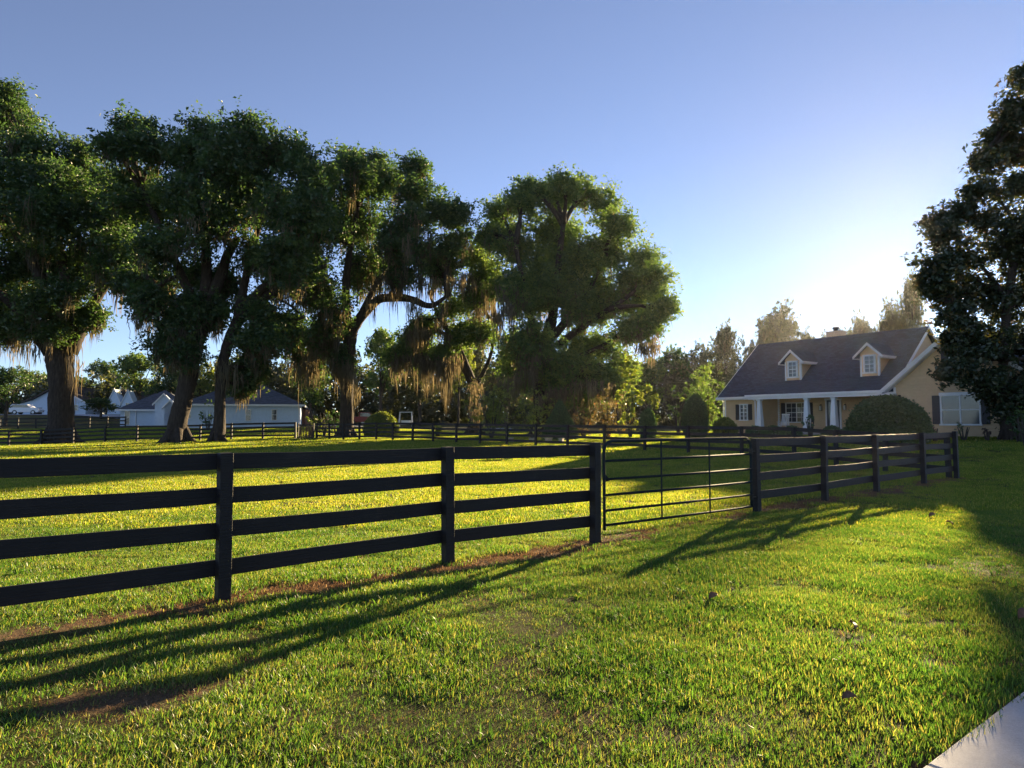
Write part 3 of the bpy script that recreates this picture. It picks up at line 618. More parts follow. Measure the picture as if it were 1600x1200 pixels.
# wire and brush panel between the two back fences
a, b_ = np.array(on(*PX(466, 55.9))), np.array(on(*PX(490, 55.4))); root = thing('garden_gate', 'brown brushwood gate between the two back fences beside the blue house', 'gate', a)
rng = np.random.default_rng(5); g = G(); d = b_ - a
for i in range(26):
    q = d * (i + .5) / 26 + rng.normal(0, .02, 3) * (1, 1, 0); g.tube([q, q + (rng.normal(0, .06), 0, rng.uniform(.9, 1.2))], .025, 4)
g.build('brush_panel', M['brown'], root); g = G()
for z in (.15, 1.15): g.beam((0, 0, z), d + (0, 0, z), (0, 0, 1), .08, .06)
for q in (np.zeros(3), d): g.beam(q, q + (0, 0, 1.3), (1, 0, 0), .1, .1)
g.build('frame', M['fencefar'], root)

# ------------------------------------------------------------------ metal gate
A = np.array((*(gp(944.5, 834)[:2]), 0.)); Bp = np.array((*(FENCE_B[0]), 0.)); dd = Bp - A; dd /= np.linalg.norm(dd); Bq = Bp - dd * .17; Lg = np.linalg.norm(Bq - A)
gr = thing('metal_gate', 'dark tubular metal farm gate with six bars between two black fence posts', 'gate', A, math.atan2(dd[1], dd[0]))
zt, zb, r = 1.40, .115, .024
g = G(); c = .17; arc = lambda x, z, a0, a1: [(x + c * math.cos(t), 0, z + c * math.sin(t)) for t in np.linspace(a0, a1, 6)]
g.tube([(0, 0, zb - .06)] + [(0, 0, zb + .3)] + arc(c, zt - c, math.pi, math.pi / 2) + arc(Lg - c, zt - c, math.pi / 2, 0) + [(Lg, 0, zb + .3), (Lg, 0, zb)], r, 12)
g.build('frame_tube', M['gate'], gr, True)
for z in (1.10, .82, .58, .345, zb + .01):
    g = G(); g.tube([(r * .5, 0, z), (Lg / 2, 0, z - .006), (Lg - r * .5, 0, z)], r * .86, 10); g.build('bar', M['gate'], gr, True)
for x in (Lg * .335, Lg * .665):
    g = G(); g.box(x - .016, x + .016, -.034, -.024, zb - .01, zt); g.build('stay', M['gate'], gr)
g = G(); g.prism([(.0, .78), (.0, .92), (.13, .8)], 'y', -.012, .012); g.build('latch_plate', M['gate'], gr)
g = G(); n = 26
for i in range(n):
    t = i / n; z = .80 - .10 * math.sin(t * math.pi); x = -.02 - .24 * t; g.tube([(x, -.02, z), (x - .011, -.02 + (.006 if i % 2 else -.006), z)], .0055, 5)
g.build('latch_chain', M['metal'], gr)
for z in (.3, 1.15):
    g = G(); g.tube([(Lg - .02, -.03, z), (Lg + .1, -.03, z)], .012, 6); g.tube([(Lg, 0, z - .05), (Lg, 0, z + .05)], .034, 10); g.build('hinge', M['metal'], gr)

# ------------------------------------------------------------------ shrubs
def shrub(name, label, px, bot, top, wpx, Y, m='box', seed=1, shape='dome', lsize=.12, dens=1.0, group=None, cat='shrub', core=True, z=None):
    rng = np.random.default_rng(seed); x, y = PX(px, Y); b = np.array(on(x, y)); h = P(px, top, Y)[2] - b[2]; rw = wpx * Y * MPP / 2
    root = thing(name, label, cat, b, 0, group)
    g = G()
    for i in range(7):
        a = i * .9 + rng.uniform(0, .5); g.tube(bez(np.array((.05 * math.cos(a), .05 * math.sin(a), -.1)), np.array((rw * .3 * math.cos(a), rw * .3 * math.sin(a), h * .4)), np.array((rw * .55 * math.cos(a), rw * .55 * math.sin(a), h * .75)), 5), np.linspace(.05, .012, 5), 5)
    g.build('stem', M['bark2'], root)
    if shape in ('dome', 'cone', 'egg'):        # clipped: leaves on the surface and through the outer 15 %
        n = int(2600 * dens * rw * max(h, rw)); u = rng.uniform(0, 1, n); an = rng.uniform(0, 2 * math.pi, n)
        if shape == 'dome': zz = 1 - (1 - u) ** 1.3; rr = np.sqrt(np.clip(1 - zz ** 2.4, 0, 1)) * (1 - .1 * (1 - zz) ** 3)
        elif shape == 'egg': zz = u; rr = np.sqrt(np.clip(1 - (2 * zz - .85) ** 2 / 1.33, 0.0, 1))
        else: zz = u ** 1.4; rr = (1 - zz ** 1.5) * .98 + .03
        sh = rng.uniform(.86, 1.03, n) + (vnoise(an * 3, zz * 6, .6, seed) - .5) * .10 + np.where(rng.random(n) < .02, rng.uniform(.02, .12, n), 0)
        q = np.stack([np.cos(an) * rr * rw * sh, np.sin(an) * rr * rw * sh, .04 + zz * h * np.where(sh > 0, sh ** .5, 1)], 1)
        v, f, va = leaves(rng, q, np.full((n, 3), lsize * .3), 3, lsize, up=.1)
    else:
        R = (rw, rw, h * .55); q = clumps(rng, (0, 0, h * .52), R, 16 * dens / max(.3, rw) ** .5, inner=.15, low=.9); q[:, 2] = np.maximum(q[:, 2], .1)
        v, f, va = leaves(rng, q, np.full((len(q), 3), max(.08, rw * .14)), 34, lsize, up=.2)
    link('foliage', np_mesh('foliage', v, f, va), M[m], root)
    return root
shrub('clipped_hedge', 'large dome-clipped green bush in front of the tan house gable', 1387, 682, 621, 121, 34, 'box', 41, 'dome', .11, 2.0, cat='bush')
shrub('clipped_bush', 'egg-shaped clipped bush with a sunlit rim left of the tan house', 1086, 672, 619, 38, 43, 'box', 42, 'egg', .09, 2.0, cat='bush')
shrub('clipped_bush', 'dark cone-shaped bush in the middle of the shrub border', 875, 668, 628, 56, 50, 'box', 43, 'cone', .10, 1.8, cat='bush')
shrub('bush', 'round bright green bush at the left end of the shrub border', 768, 668, 592, 76, 54, 'yel', 44, 'loose', .2, 1.6)
shrub('bush', 'loose sunlit bush between the round bush and the dark cone', 832, 668, 612, 64, 53, 'yel', 45, 'loose', .18, 1.2)
shrub('bush', 'rusty orange bush in the shrub border', 950, 668, 618, 72, 50, 'rust', 46, 'loose', .15, 1.2)
shrub('bush', 'sparse olive bush between the dark cone and the rusty bush', 912, 668, 634, 50, 51, 'rust', 47, 'loose', .14, 1.1)
shrub('sapling', 'tall yellow green sapling with broad leaves in the shrub border', 985, 668, 566, 46, 49, 'yel', 48, 'loose', .34, .9, cat='sapling')
shrub('sapling', 'broad-leaved sapling standing alone left of the egg-shaped bush', 1015, 672, 604, 36, 45, 'yel', 49, 'loose', .32, .8, cat='sapling')
shrub('bush', 'dark bush wrapped around the foot of the lone sapling', 1012, 676, 640, 26, 44, 'box', 50, 'egg', .1, 1.2)
shrub('small_tree', 'light green small tree behind the egg-shaped bush', 1105, 668, 580, 74, 58, 'oak2', 51, 'loose', .24, 1.3, cat='tree')
shrub('small_tree', 'thin pale small tree just left of the egg-shaped bush', 1060, 668, 600, 36, 52, 'oak2', 52, 'loose', .22, .7, cat='tree')
shrub('bush', 'low feathery bush under the small shuttered window', 1133, 672, 654, 38, 46, 'yel', 53, 'dome', .12, .9)
shrub('bush', 'tuft of bright leaves left of the straight oak trunk', 507, 664, 632, 26, 61, 'yel', 54, 'loose', .2, .75)
shrub('bush', 'low yellowish bush by the corner of the blue house', 488, 664, 650, 30, 60, 'yel', 55, 'loose', .16, .9)
shrub('bush', 'low spreading sunlit bush in front of the parked red pickup', 596, 662, 646, 56, 62, 'yel', 56, 'dome', .16, .8)
shrub('bush', 'dim bush behind the back fence beside the straight oak trunk', 525, 664, 640, 30, 65, 'box', 57, 'loose', .2, 1.0)
shrub('bush', 'small tree-like bush growing against the pale blue house wall', 325, 664, 630, 34, 74, 'oak', 58, 'loose', .2, .6)
shrub('bush', 'round dark bush by the porch column of the tan house', 1266, 672, 644, 24, 40, 'box', 59, 'loose', .13, 1.0)
shrub('bush', 'plum coloured bush under the large gable window', 1541, 694, 668, 18, 34.5, 'plum', 60, 'loose', .1, .8)
shrub('bush', 'sparse plum shoots right of the dome-clipped bush', 1460, 684, 662, 16, 34.5, 'plum', 61, 'loose', .08, .4)
shrub('bush', 'thin low bush beneath the sill of the large gable window', 1505, 690, 660, 30, 35, 'box', 62, 'loose', .09, .35)
shrub('bush', 'dark bush at the right edge of the picture', 1603, 722, 640, 46, 30, 'oak', 63, 'loose', .13, 1.6)
shrub('bush', 'green bush right of the magnolia trunk', 1592, 700, 630, 44, 33, 'oak2', 64, 'loose', .14, 1.2)
shrub('bush', 'pale dry bush at the foot of the broad oak', 885, 668, 640, 40, 56, 'rust', 65, 'loose', .16, .7)
shrub('bush', 'sunlit bush under the moss in front of the broad oak trunk', 862, 668, 618, 44, 56, 'yel', 66, 'loose', .18, .9)
for i, (px_, lb) in enumerate([(1180, 'low hedge plant at the left of the porch edge'), (1208, 'low hedge plant before the porch between column and rocking chair'), (1236, 'low hedge plant in front of the rocking chair'), (1300, 'low hedge plant in front of the navy front door'), (1330, 'low hedge plant beside the dome-clipped bush')]):
    shrub('hedge_plant', lb, px_, 680, 667, 34, 42.5 - i * 1.2, 'box', 70 + i, 'dome', .09, 1.1, group='low hedge along the porch')
# sago palm
def sago(px, Y, label, h=1.2, seed=3):
    rng = np.random.default_rng(seed); b = on(*PX(px, Y)); root = thing('sago_palm', label, 'palm', b)
    g = G(); g.tube([(0, 0, -.1), (0, 0, .35)], [.2, .16], 8); g.build('trunk', M['bark'], root); V = []; Fc = []; n = 0
    for i in range(26):
        a = rng.uniform(0, 6.28); e = rng.uniform(.3, 1.4); L = h * rng.uniform(.7, 1.1); prev = np.array((0, 0, .35)); d = np.array((math.cos(a) * math.cos(e), math.sin(a) * math.cos(e), math.sin(e)))
        for j in range(9):
            p = prev + d * L / 9; d = d + (0, 0, -.09); sd2 = np.array((-math.sin(a), math.cos(a), .25)) * .2 * math.sin((j + 1) / 10 * math.pi)
            for s in (-1, 1):
                V += [prev, p, p + sd2 * (s, s, 1) + d * .05]; Fc.append((n, n + 1, n + 2)); n += 3
            prev = p
    link('fronds', np_mesh('fronds', np.array(V), np.array(Fc), rng.uniform(.2, .9, len(Fc))), M['yel'], root)
sago(684, 60, 'small sago palm with upright sunlit fronds behind the back fence', 1.3)
for i, (px_, Y_, lb) in enumerate([(797, 46, 'leftmost pale block behind the back fence'), (832, 45.5, 'pale block hard against a post of the back fence'), (857, 45, 'pale block in the middle of the row behind the back fence'), (877, 44.6, 'rightmost pale block behind the back fence')]):
    b = on(*PX(px_, Y_)); g = G(); g.box(-.22, .22, -.12, .12, -.05, .3); g.box(-.26, .26, -.15, .15, .3, .34); o = g.build('stone_block', M['block'], None, bevel=.02); o.location = b; o.rotation_euler.z = i * .4
    tag(o, lb, 'block', 'pale blocks along the shrub border')

# ------------------------------------------------------------------ tan house
HX = P(1185.8, 538.2, 56.0); HB = np.array((HX[0], HX[1], .95)); HR = HX[2] - .95
hw = np.array((.585, -.811)); HA = math.atan2(hw[1], hw[0])
H = thing('house', 'tan sided house with dark roof, two dormers and a columned porch', 'house', HB, HA)
EV = 2.68; SL = (HR - EV) / 5.5; FL = .16
def zr(y): return HR - abs(y) * SL
def window(parent, x0, x1, z0, z1, y, cols=2, rows=2, m='glass', mid=True, header=.0, shut=0, fr=.07, rail=True, axis_=None):
    """window on a wall facing -y at plane y: frame (child) with pane sub-part"""
    g = G(); p = .09
    g.box(x0 - fr, x0, y - p, y - .002, z0, z1); g.box(x1, x1 + fr, y - p, y - .002, z0, z1)
    g.box(x0 - fr - .03, x1 + fr + .03, y - p - .02, y - .002, z1, z1 + fr + header); g.box(x0 - fr - .05, x1 + fr + .05, y - p - .04, y - .002, z0 - fr, z0)
    q = .018
    for i in range(1, cols):
        xx = x0 + (x1 - x0) * i / cols; ww = q * 2 if (mid and i * 2 == cols) else q * .7; g.box(xx - ww, xx + ww, y - p * .8, y - .004, z0, z1)
    for j in range(1, rows):
        zz = z0 + (z1 - z0) * j / rows; ww = q * 1.3 if j * 2 == rows else q * .7; g.box(x0, x1, y - p * .86 - (.001 * j), y - .005, zz - ww, zz + ww)
    f = g.build('window', M['white'], parent)
    g = G(); g.box(x0 - .01, x1 + .01, y - .054, y - .003, z0 - .01, z1 + .01); g.build('pane', M[m], f)
    if shut:
        for s0 in (x0 - fr - .02 - shut, x1 + fr + .02):
            g = G(); g.box(s0, s0 + shut, y - .08, y - .003, z0 - .02, z1 + .04)
            n = int((z1 - z0) / .09)
            for i in range(n):
                zz = z0 + .05 + i * .09; g.box(s0 + .04, s0 + shut - .04, y - .092, y - .081, zz, zz + .05)
            g.build('shutter', M['dark'], parent)
    return f
# walls of the main body
g = G(); th = .16
x0, x1 = .3, 12.75
g.prism([(-5.0, -.4), (5.0, -.4), (5.0, EV + .1), (0, zr(0) - .25), (-5.0 + 0, EV + .1)], 'x', x0, x0 + th)              # left gable wall
g.prism([(-2.5, -.4), (5.0, -.4), (5.0, EV + .1), (0, zr(0) - .25), (-5.0, EV + .1), (-2.5, EV + .1)], 'x', x1 - th, x1)   # right gable wall
g.box(x0 + th, 3.3, -5.0, -5.0 + th, -.4, EV + .2)                                                  # room beside the porch
g.box(3.3 - th, 3.3, -5.0 + th, -2.5, -.4, EV + .2)
g.box(3.3, x1 - th, -2.5, -2.5 + th, -.4, EV + .2); g.box(x0 + th, x1 - th, 5.0 - th, 5.0, -.4, EV + .1)
def laps(g, xa, xb, y, z0_, z1_, ext=None, p=.17):
    z = z0_
    while z < z1_ - .02:
        zt_ = min(z + p, z1_); a_, b_ = (xa, xb) if ext is None else ext(z + p * .5)
        if b_ - a_ > .1: g.hexa([(a_, y - .046, z), (b_, y - .046, z), (b_, y + .004, z), (a_, y + .004, z), (a_, y - .006, zt_), (b_, y - .006, zt_), (b_, y + .004, zt_), (a_, y + .004, zt_)])
        z += p
laps(g, .31, 3.29, -5.0, -.4, EV + .1); laps(g, 3.31, 12.6, -2.5, -.1, EV - .1)
g.build('wall', M['tan'], H)
g = G(); g.box(3.31, 13.5, -6.35, -2.51, -.3, FL); g.build('porch_floor', M['concretefloor'], H)
g = G(); g.box(3.32, 13.5, -6.2, -2.51, EV - .1, EV - .04); g.build('porch_ceiling', M['white'], H)
def slab(prof, axis_, c0, c1): return prof
# roof
t = .16
g = G(); rx0, rx1 = -.05, 13.02
g.prism([(-5.5, EV), (0, HR), (5.5, EV), (5.5, EV - t), (0, HR - t * 1.3), (-5.5, EV - t)], 'x', rx0, rx1)
roof = g.build('roof', M['roof'], H)
yj = -4.55; zj = zr(yj) + .015
g = G(); g.prism([(yj + .3, zr(yj + .3) + .01), (-6.35, EV + .06), (-6.35, EV - .06), (yj + .3, zr(yj + .3) - .1)], 'x', 3.25, 13.3); g.build('porch_roof', M['roof'], H)
g = G()
g.box(3.1, 12.95, -6.47, -6.352, EV - .07, EV + .08); g.box(3.3, 13.3, -6.35, -6.2, EV - .26, EV - .062)           # gutter and beam
g.box(-.1, 3.2, -5.62, -5.502, EV - .15, EV + .02); g.box(-.1, 3.1, -5.5, -5.05, EV - t - .04, EV - t - .002)
for rx in (rx0 - .03, rx1 + .002): g.prism([(-5.5, EV + .02), (0, HR + .02), (5.5, EV + .02), (5.5, EV - .22), (0, HR - .24), (-5.5, EV - .22)], 'x', rx, rx + .03)
g.build('fascia', M['white'], H)
g = G(); g.box(x0 - .02, x0 + .1, -5.06, -4.9, -.3, EV); g.box(3.2, 3.325, -5.06, -4.9, FL, EV - .05); g.box(3.302, 3.33, -2.64, -2.52, FL, EV - .1); g.box(3.302, 3.4, -2.53, -2.502, FL, EV - .1); g.build('corner_board', M['white'], H)
g = G(); g.tube([(3.6, -6.4, EV - .05), (3.62, -6.2, EV - .25), (3.75, -6.15, EV - .35), (3.75, -6.15, .1)], .04, 7); g.tube([(.22, -5.5, EV - .1), (.2, -5.1, EV - .3), (.2, -5.08, 0)], .04, 7); g.build('downspout', M['white'], H)
for cx in (4.06, 7.7, 9.6, 12.9):
    g = G(); a, b = .21, .115; yc = -6.05
    g.hexa([(cx - a, yc - a, FL + .1), (cx + a, yc - a, FL + .1), (cx + a, yc + a, FL + .1), (cx - a, yc + a, FL + .1), (cx - b, yc - b, EV - .36), (cx + b, yc - b, EV - .36), (cx + b, yc + b, EV - .36), (cx - b, yc + b, EV - .36)])
    g.box(cx - .25, cx + .25, yc - .25, yc + .25, FL - .02, FL + .1); g.box(cx - .17, cx + .17, yc - .17, yc + .17, EV - .36, EV - .262)
    g.build('porch_column', M['white'], H)
window(H, 1.72, 2.3, .98, 2.1, -5.0, 2, 4, shut=.33)
window(H, 3.98, 5.62, .82, 2.2, -2.5, 4, 4, shut=.36); window(H, 10.1, 11.7, .82, 2.2, -2.5, 4, 4, shut=.36)
# front door
g = G(); g.box(7.05, 7.15, -2.60, -2.502, FL, 2.35); g.box(8.1, 8.2, -2.60, -2.502, FL, 2.35); g.box(7.0, 8.25, -2.62, -2.502, 2.35, 2.47); g.build('door_frame', M['white'], H)
g = G(); g.box(7.15, 8.1, -2.575, -2.503, FL, 2.35); dr = g.build('door', M['door'], H)
g = G(); g.box(7.3, 7.95, -2.585, -2.576, 1.0, 2.2); g.build('pane', M['glass'], dr)
g = G(); g.tube([(8.02, -2.57, 1.05), (8.02, -2.63, 1.05)], .03, 7); g.build('handle', M['metal'], dr)
def lantern(x, y, z, par=None, s=1.0):
    g = G(); g.box(x - .03 * s, x + .03 * s, y - .16 * s, y - .003, z + .28 * s, z + .32 * s); g.tube([(x, y - .15 * s, z + .3 * s), (x, y - .15 * s, z + .24 * s)], [.03 * s, .11 * s], 6)
    for dx, dy in ((-1, -1), (1, -1), (1, 1), (-1, 1)): g.box(x + dx * .075 * s - .01, x + dx * .075 * s + .01, y - .15 * s + dy * .075 * s - .01, y - .15 * s + dy * .075 * s + .01, z - .1 * s, z + .22 * s)
    g.box(x - .09 * s, x + .09 * s, y - .24 * s, y - .06 * s, z - .13 * s, z - .1 * s); o = g.build('wall_lantern', M['metal'], H)
    g = G(); g.box(x - .06 * s, x + .06 * s, y - .21 * s, y - .09 * s, z - .098 * s, z + .2 * s); g.build('lantern_glass', M['lampglass'], o)
lantern(6.72, -2.5, 1.75); lantern(8.5, -2.5, 1.75)
# dormers
for cx in (5.55, 11.05):
    yf = -4.12; hwid = .62; zb_ = zr(yf) - .05; ze = 5.14; zp = 6.02; ov = .34; sl2 = (zp - ze) / (hwid + ov) * 1.0
    yb = -(HR - ze) / SL; ybp = -(HR - zp) / SL
    g = G()
    g.prism([(cx - hwid, zb_), (cx + hwid, zb_), (cx + hwid, ze + .2), (cx, ze + .2 + sl2 * hwid), (cx - hwid, ze + .2)], 'y', yf, yf + .12)
    for s in (-1, 1):
        xa = cx + s * hwid; xb = xa - s * .1
        g.prism([(yf + .12, zb_ - .2), (yf + .12, ze + .15), (yb + .1, ze + .15), (yb + .1, ze - .1)], 'x', min(xa, xb), max(xa, xb))
    d_ = g.build('dormer', M['tan'], H)
    g = G(); zE = ze - .02; T_ = .1
    for s in (-1, 1):
        e = (cx + s * (hwid + ov), zE); p = (cx, zp)
        yf2 = yf - .3
        g.add([(e[0], yf2, e[1]), (p[0], yf2, p[1]), (p[0], ybp + .25, p[1]), (e[0], yb + .2, e[1]), (e[0], yf2, e[1] - T_), (p[0], yf2, p[1] - T_), (p[0], ybp + .25, p[1] - T_), (e[0], yb + .2, e[1] - T_)],
              [(0, 1, 2, 3), (4, 7, 6, 5), (0, 4, 5, 1), (0, 3, 7, 4), (3, 2, 6, 7)])
    g.build('dormer_roof', M['roof'], d_)
    g = G()
    for s in (-1, 1):
        e = cx + s * (hwid + ov)
        g.add([(e, yf - .33, zE + .01), (cx, yf - .33, zp + .01), (cx, yf - .33, zp - .19), (e, yf - .33, zE - .17), (e, yf - .302, zE + .01), (cx, yf - .302, zp + .01), (cx, yf - .302, zp - .19), (e, yf - .302, zE - .17)], [(0, 1, 2, 3), (7, 6, 5, 4), (0, 4, 5, 1), (3, 2, 6, 7), (0, 3, 7, 4)])
        g.box(min(e, e + s * .03), max(e, e + s * .03), yf - .3, yb + .15, zE - .14, zE + .012)
        g.box(min(e, cx + s * hwid) + .002, max(e, cx + s * hwid) - .002, yf - .29, yb + .1, zE - .15, zE - .125)
        xa = cx + s * (hwid + .012); g.box(min(xa, xa - s * .11), max(xa, xa - s * .11), yf - .02, yf - .002, zb_ + .02, ze + .02); g.box(min(xa, xa - s * .02), max(xa, xa - s * .02), yf, yf + .12, zb_ + .02, ze - .0)
    g.build('dormer_trim', M['white'], d_)
    window(d_, cx - .29, cx + .29, 4.08, 5.12, yf, 2, 4, mid=False, fr=.1)
g = G(); g.box(5.2, 6.3, 1.1, 2.0, 5.2, 7.72); g.box(5.16, 6.34, 1.06, 2.04, 7.72, 7.79); ch = g.build('chimney', M['brick'], H)
g = G(); g.tube([(5.75, 1.5, 7.79), (5.75, 1.5, 7.96)], .17, 10); g.tube([(5.75, 1.5, 7.96), (5.75, 1.5, 8.1), (5.75, 1.5, 8.15)], [.24, .24, .1], 10); g.build('chimney_pot', M['metal'], ch)
# wing with its gable to the front
WX0, WX1, WY, WC = 13.56, 20.75, -6.3, 17.15; WR = 6.22; WS = .852
g = G(); zt0 = WR - (WC - WX0) * WS - .16
g.prism([(WX0, -.5), (WX1, -.5), (WX1, zt0), (WC, WR - .2), (WX0, zt0)], 'y', WY, WY + th)
g.box(WX0, WX0 + th, WY + th, 3, -.5, zt0); g.box(WX1 - th, WX1, WY + th, 3, -.5, zt0)
g.prism([(WX0, -.5), (WX1, -.5), (WX1, zt0), (WC, WR - .2), (WX0, zt0)], 'y', 3.002, 3 + th)
laps(g, 0, 0, WY, -.4, WR - .5, lambda z: (max(WX0 + .01, WC - (WR - .22 - z) / WS), min(WX1 - .01, WC + (WR - .22 - z) / WS)))
g.build('wing_wall', M['tan'], H)
e0, e1 = 12.84, 21.46; ez = WR - (WC - e0) * WS
g = G(); g.prism([(e0, ez), (WC, WR), (e1, ez), (e1, ez - .14), (WC, WR - .18), (e0, ez - .14)], 'y', -6.8, 3.4); g.build('wing_roof', M['roof'], H)
g = G()
g.prism([(e0 - .02, ez + .03), (WC, WR + .03), (e1 + .02, ez + .03), (e1 + .02, ez - .2), (WC, WR - .2), (e0 - .02, ez - .2)], 'y', -6.84, -6.802)
g.prism([(e0 - .02, ez + .055), (WC, WR + .055), (e1 + .02, ez + .055), (e1 + .02, ez - .06), (WC, WR - .06), (e0 - .02, ez - .06)], 'y', -6.88, -6.842)
g.prism([(e0 + .3, ez - .2 + .3 * WS), (WC, WR - .2), (e1 - .3, ez - .2 + .3 * WS), (e1 - .3, ez - .24 + .3 * WS), (WC, WR - .24), (e0 + .3, ez - .24 + .3 * WS)], 'y', -6.8, -6.302)
g.box(e0, WX0 + .15, -6.79, -6.31, ez - .2, ez - .02); g.box(WX1 - .15, e1, -6.79, -6.31, ez - .2, ez - .02)
g.box(e0 - .05, e0 - .003, -6.8, -5.6, ez - .16, ez + .01)
g.build('wing_fascia', M['white'], H)
g = G(); g.box(WX0 - .025, WX0 + .1, WY - .065, WY - .002, -.3, zt0 - .1); g.box(WX1 - .1, WX1 + .025, WY - .065, WY - .002, -.3, zt0 - .1); g.box(WX0 - .03, WX1 + .03, WY - .075, WY - .003, -.5, -.06); g.build('wing_trim', M['white'], H)
window(H, 16.18, 18.06, .68, 2.28, WY, 2, 2, m='skybands', shut=.4, header=.1, fr=.09)
window(H, 16.7, 17.6, 3.68, 4.95, WY, 2, 2, shut=.38, fr=.08)
lantern(13.9, WY, 2.0, s=1.3)
# rocking chair on the porch
R_ = Matrix.Rotation(HA, 4, 'Z'); pc = Vector(HB) + R_ @ Vector((4.75, -4.2, FL)); rc = thing('rocking_chair', 'white slatted rocking chair on the porch of the tan house', 'chair', pc, HA + .15)
g = G(); g.box(-.28, .28, -.26, .26, .4, .44); g.build('seat', M['white'], rc)
g = G()
for i in range(6): xx = -.24 + i * .096; g.beam((xx, .24, .46), (xx, .42, 1.18), (1, 0, 0), .06, .02)
g.beam((-.3, .43, 1.2), (.3, .43, 1.2), (0, 0, 1), .1, .03); g.build('backrest', M['white'], rc)
for s in (-1, 1):
    g = G(); g.tube([(s * .3, -.5, .06), (s * .3, -.2, .02), (s * .3, .2, .02), (s * .3, .6, .1)], .025, 6); g.build('rocker', M['white'], rc)
    g = G(); g.box(s * .32 - .05, s * .32 + .05, -.32, .3, .64, .67); g.build('armrest', M['white'], rc)
    for yy in (-.24, .24): g = G(); g.box(s * .3 - .02, s * .3 + .02, yy - .02, yy + .02, .03, .64); g.build('leg', M['white'], rc)
# ------------------------------------------------------------------ far houses
def hip(g, x0, x1, y0, y1, z, h, ov=.5):
    x0 -= ov; x1 += ov; y0 -= ov; y1 += ov; r = (y1 - y0) / 2; ym = (y0 + y1) / 2
    g.add([(x0, y0, z), (x1, y0, z), (x1, y1, z), (x0, y1, z), (x0 + r, ym, z + h), (x1 - r, ym, z + h)], [(0, 1, 5, 4), (1, 2, 5), (2, 3, 4, 5), (3, 0, 4), (3, 2, 1, 0)])
def band(g, x0, x1, y0, y1, z, ov=.5, t=.2):
    x0 -= ov; x1 += ov; y0 -= ov; y1 += ov
    g.box(x0 - .03, x1 + .03, y0 - .06, y0 - .004, z - t, z + .03); g.box(x0 - .06, x0 - .004, y0, y1, z - t, z + .03); g.box(x1 + .004, x1 + .06, y0, y1, z - t, z + .03)
YB = 80; c = PX(380, YB); z0 = float(tz(*c)); B = thing('house', 'pale blue-white house with a hipped slate roof behind the leaning oaks', 'house', (c[0], c[1], z0), math.radians(15)); CB = 1 / math.cos(math.radians(15))
eave = P(380, 632, YB)[2] - z0; xl = (298 - 380) * YB * MPP * CB; xr = (461 - 380) * YB * MPP * CB
g = G(); g.box(xl, xr, 0, 9.5, -1, eave); g.build('wall', M['whitewall'], B)
g = G(); hip(g, xl, xr, 0, 9.5, eave, P(380, 597, YB)[2] - z0 - eave); g.build('roof', M['roofblue'], B)
g = G(); band(g, xl, xr, 0, 9.5, eave); g.tube([(xr - .1, -.06, eave - .2), (xr - .1, -.06, -.6)], .06, 6); g.build('fascia', M['white'], B)
def bw(px, w_, zt_, zb__):
    x = (px - 380) * YB * MPP * CB; za = P(px, zb__, YB)[2] - z0; zc = P(px, zt_, YB)[2] - z0; window(B, x - w_ / 2, x + w_ / 2, za, zc, 0, 1, 2, fr=.06)
bw(302, .75, 643, 653); bw(387, .5, 640, 657); bw(424, .5, 640, 656)
# entry block, turned and farther back
g = G(); c2 = PX(225, 92); dx, dy = c2[0] - c[0], c2[1] - c[1]; dx, dy = dx * math.cos(math.radians(15)) + dy * math.sin(math.radians(15)), -dx * math.sin(math.radians(15)) + dy * math.cos(math.radians(15)); zo = float(tz(*c2)) - z0; e2 = P(225, 640, 92)[2] - z0
hx = (262 - 195) / 2 * 92 * MPP
g.box(dx - hx, dx + hx, dy, dy + 9, -1, e2); g.build('entry_wall', M['whitewall'], B)
g = G(); hip(g, dx - hx, dx + hx + 3, dy, dy + 9, e2, 2.9); g.build('entry_roof', M['roofblue'], B)
g = G(); band(g, dx - hx, dx + hx, dy, dy + 9, e2); g.tube([(dx - hx * .35, dy - .07, e2 - .2), (dx - hx * .35, dy - .07, -.6)], .06, 6); g.build('entry_fascia', M['white'], B)
window(B, dx - hx * .8, dx - hx * .62, zo + .3, zo + 2.3, dy, 1, 2, fr=.07)
for px_, pk, ww in ((256, 615, 1.05), (266, 624, .75)):
    xx = dx + (px_ - 225) * 92 * MPP; yy = dy - 1.6; zk = P(px_, pk, 90)[2] - z0
    g = G(); g.prism([(xx - ww, -1), (xx + ww, -1), (xx + ww, zk - ww * 1.1), (xx, zk - .1), (xx - ww, zk - ww * 1.1)], 'y', yy, yy + 1.59); g.build('porch_gable', M['whitewall'], B)
    g = G()
    for s in (-1, 1): g.beam((xx, yy - .1, zk), (xx + s * (ww + .3), yy - .1, zk - (ww + .3) * 1.1), (0, 0, 1), .2, .3)
    g.build('gable_trim', M['white'], B)
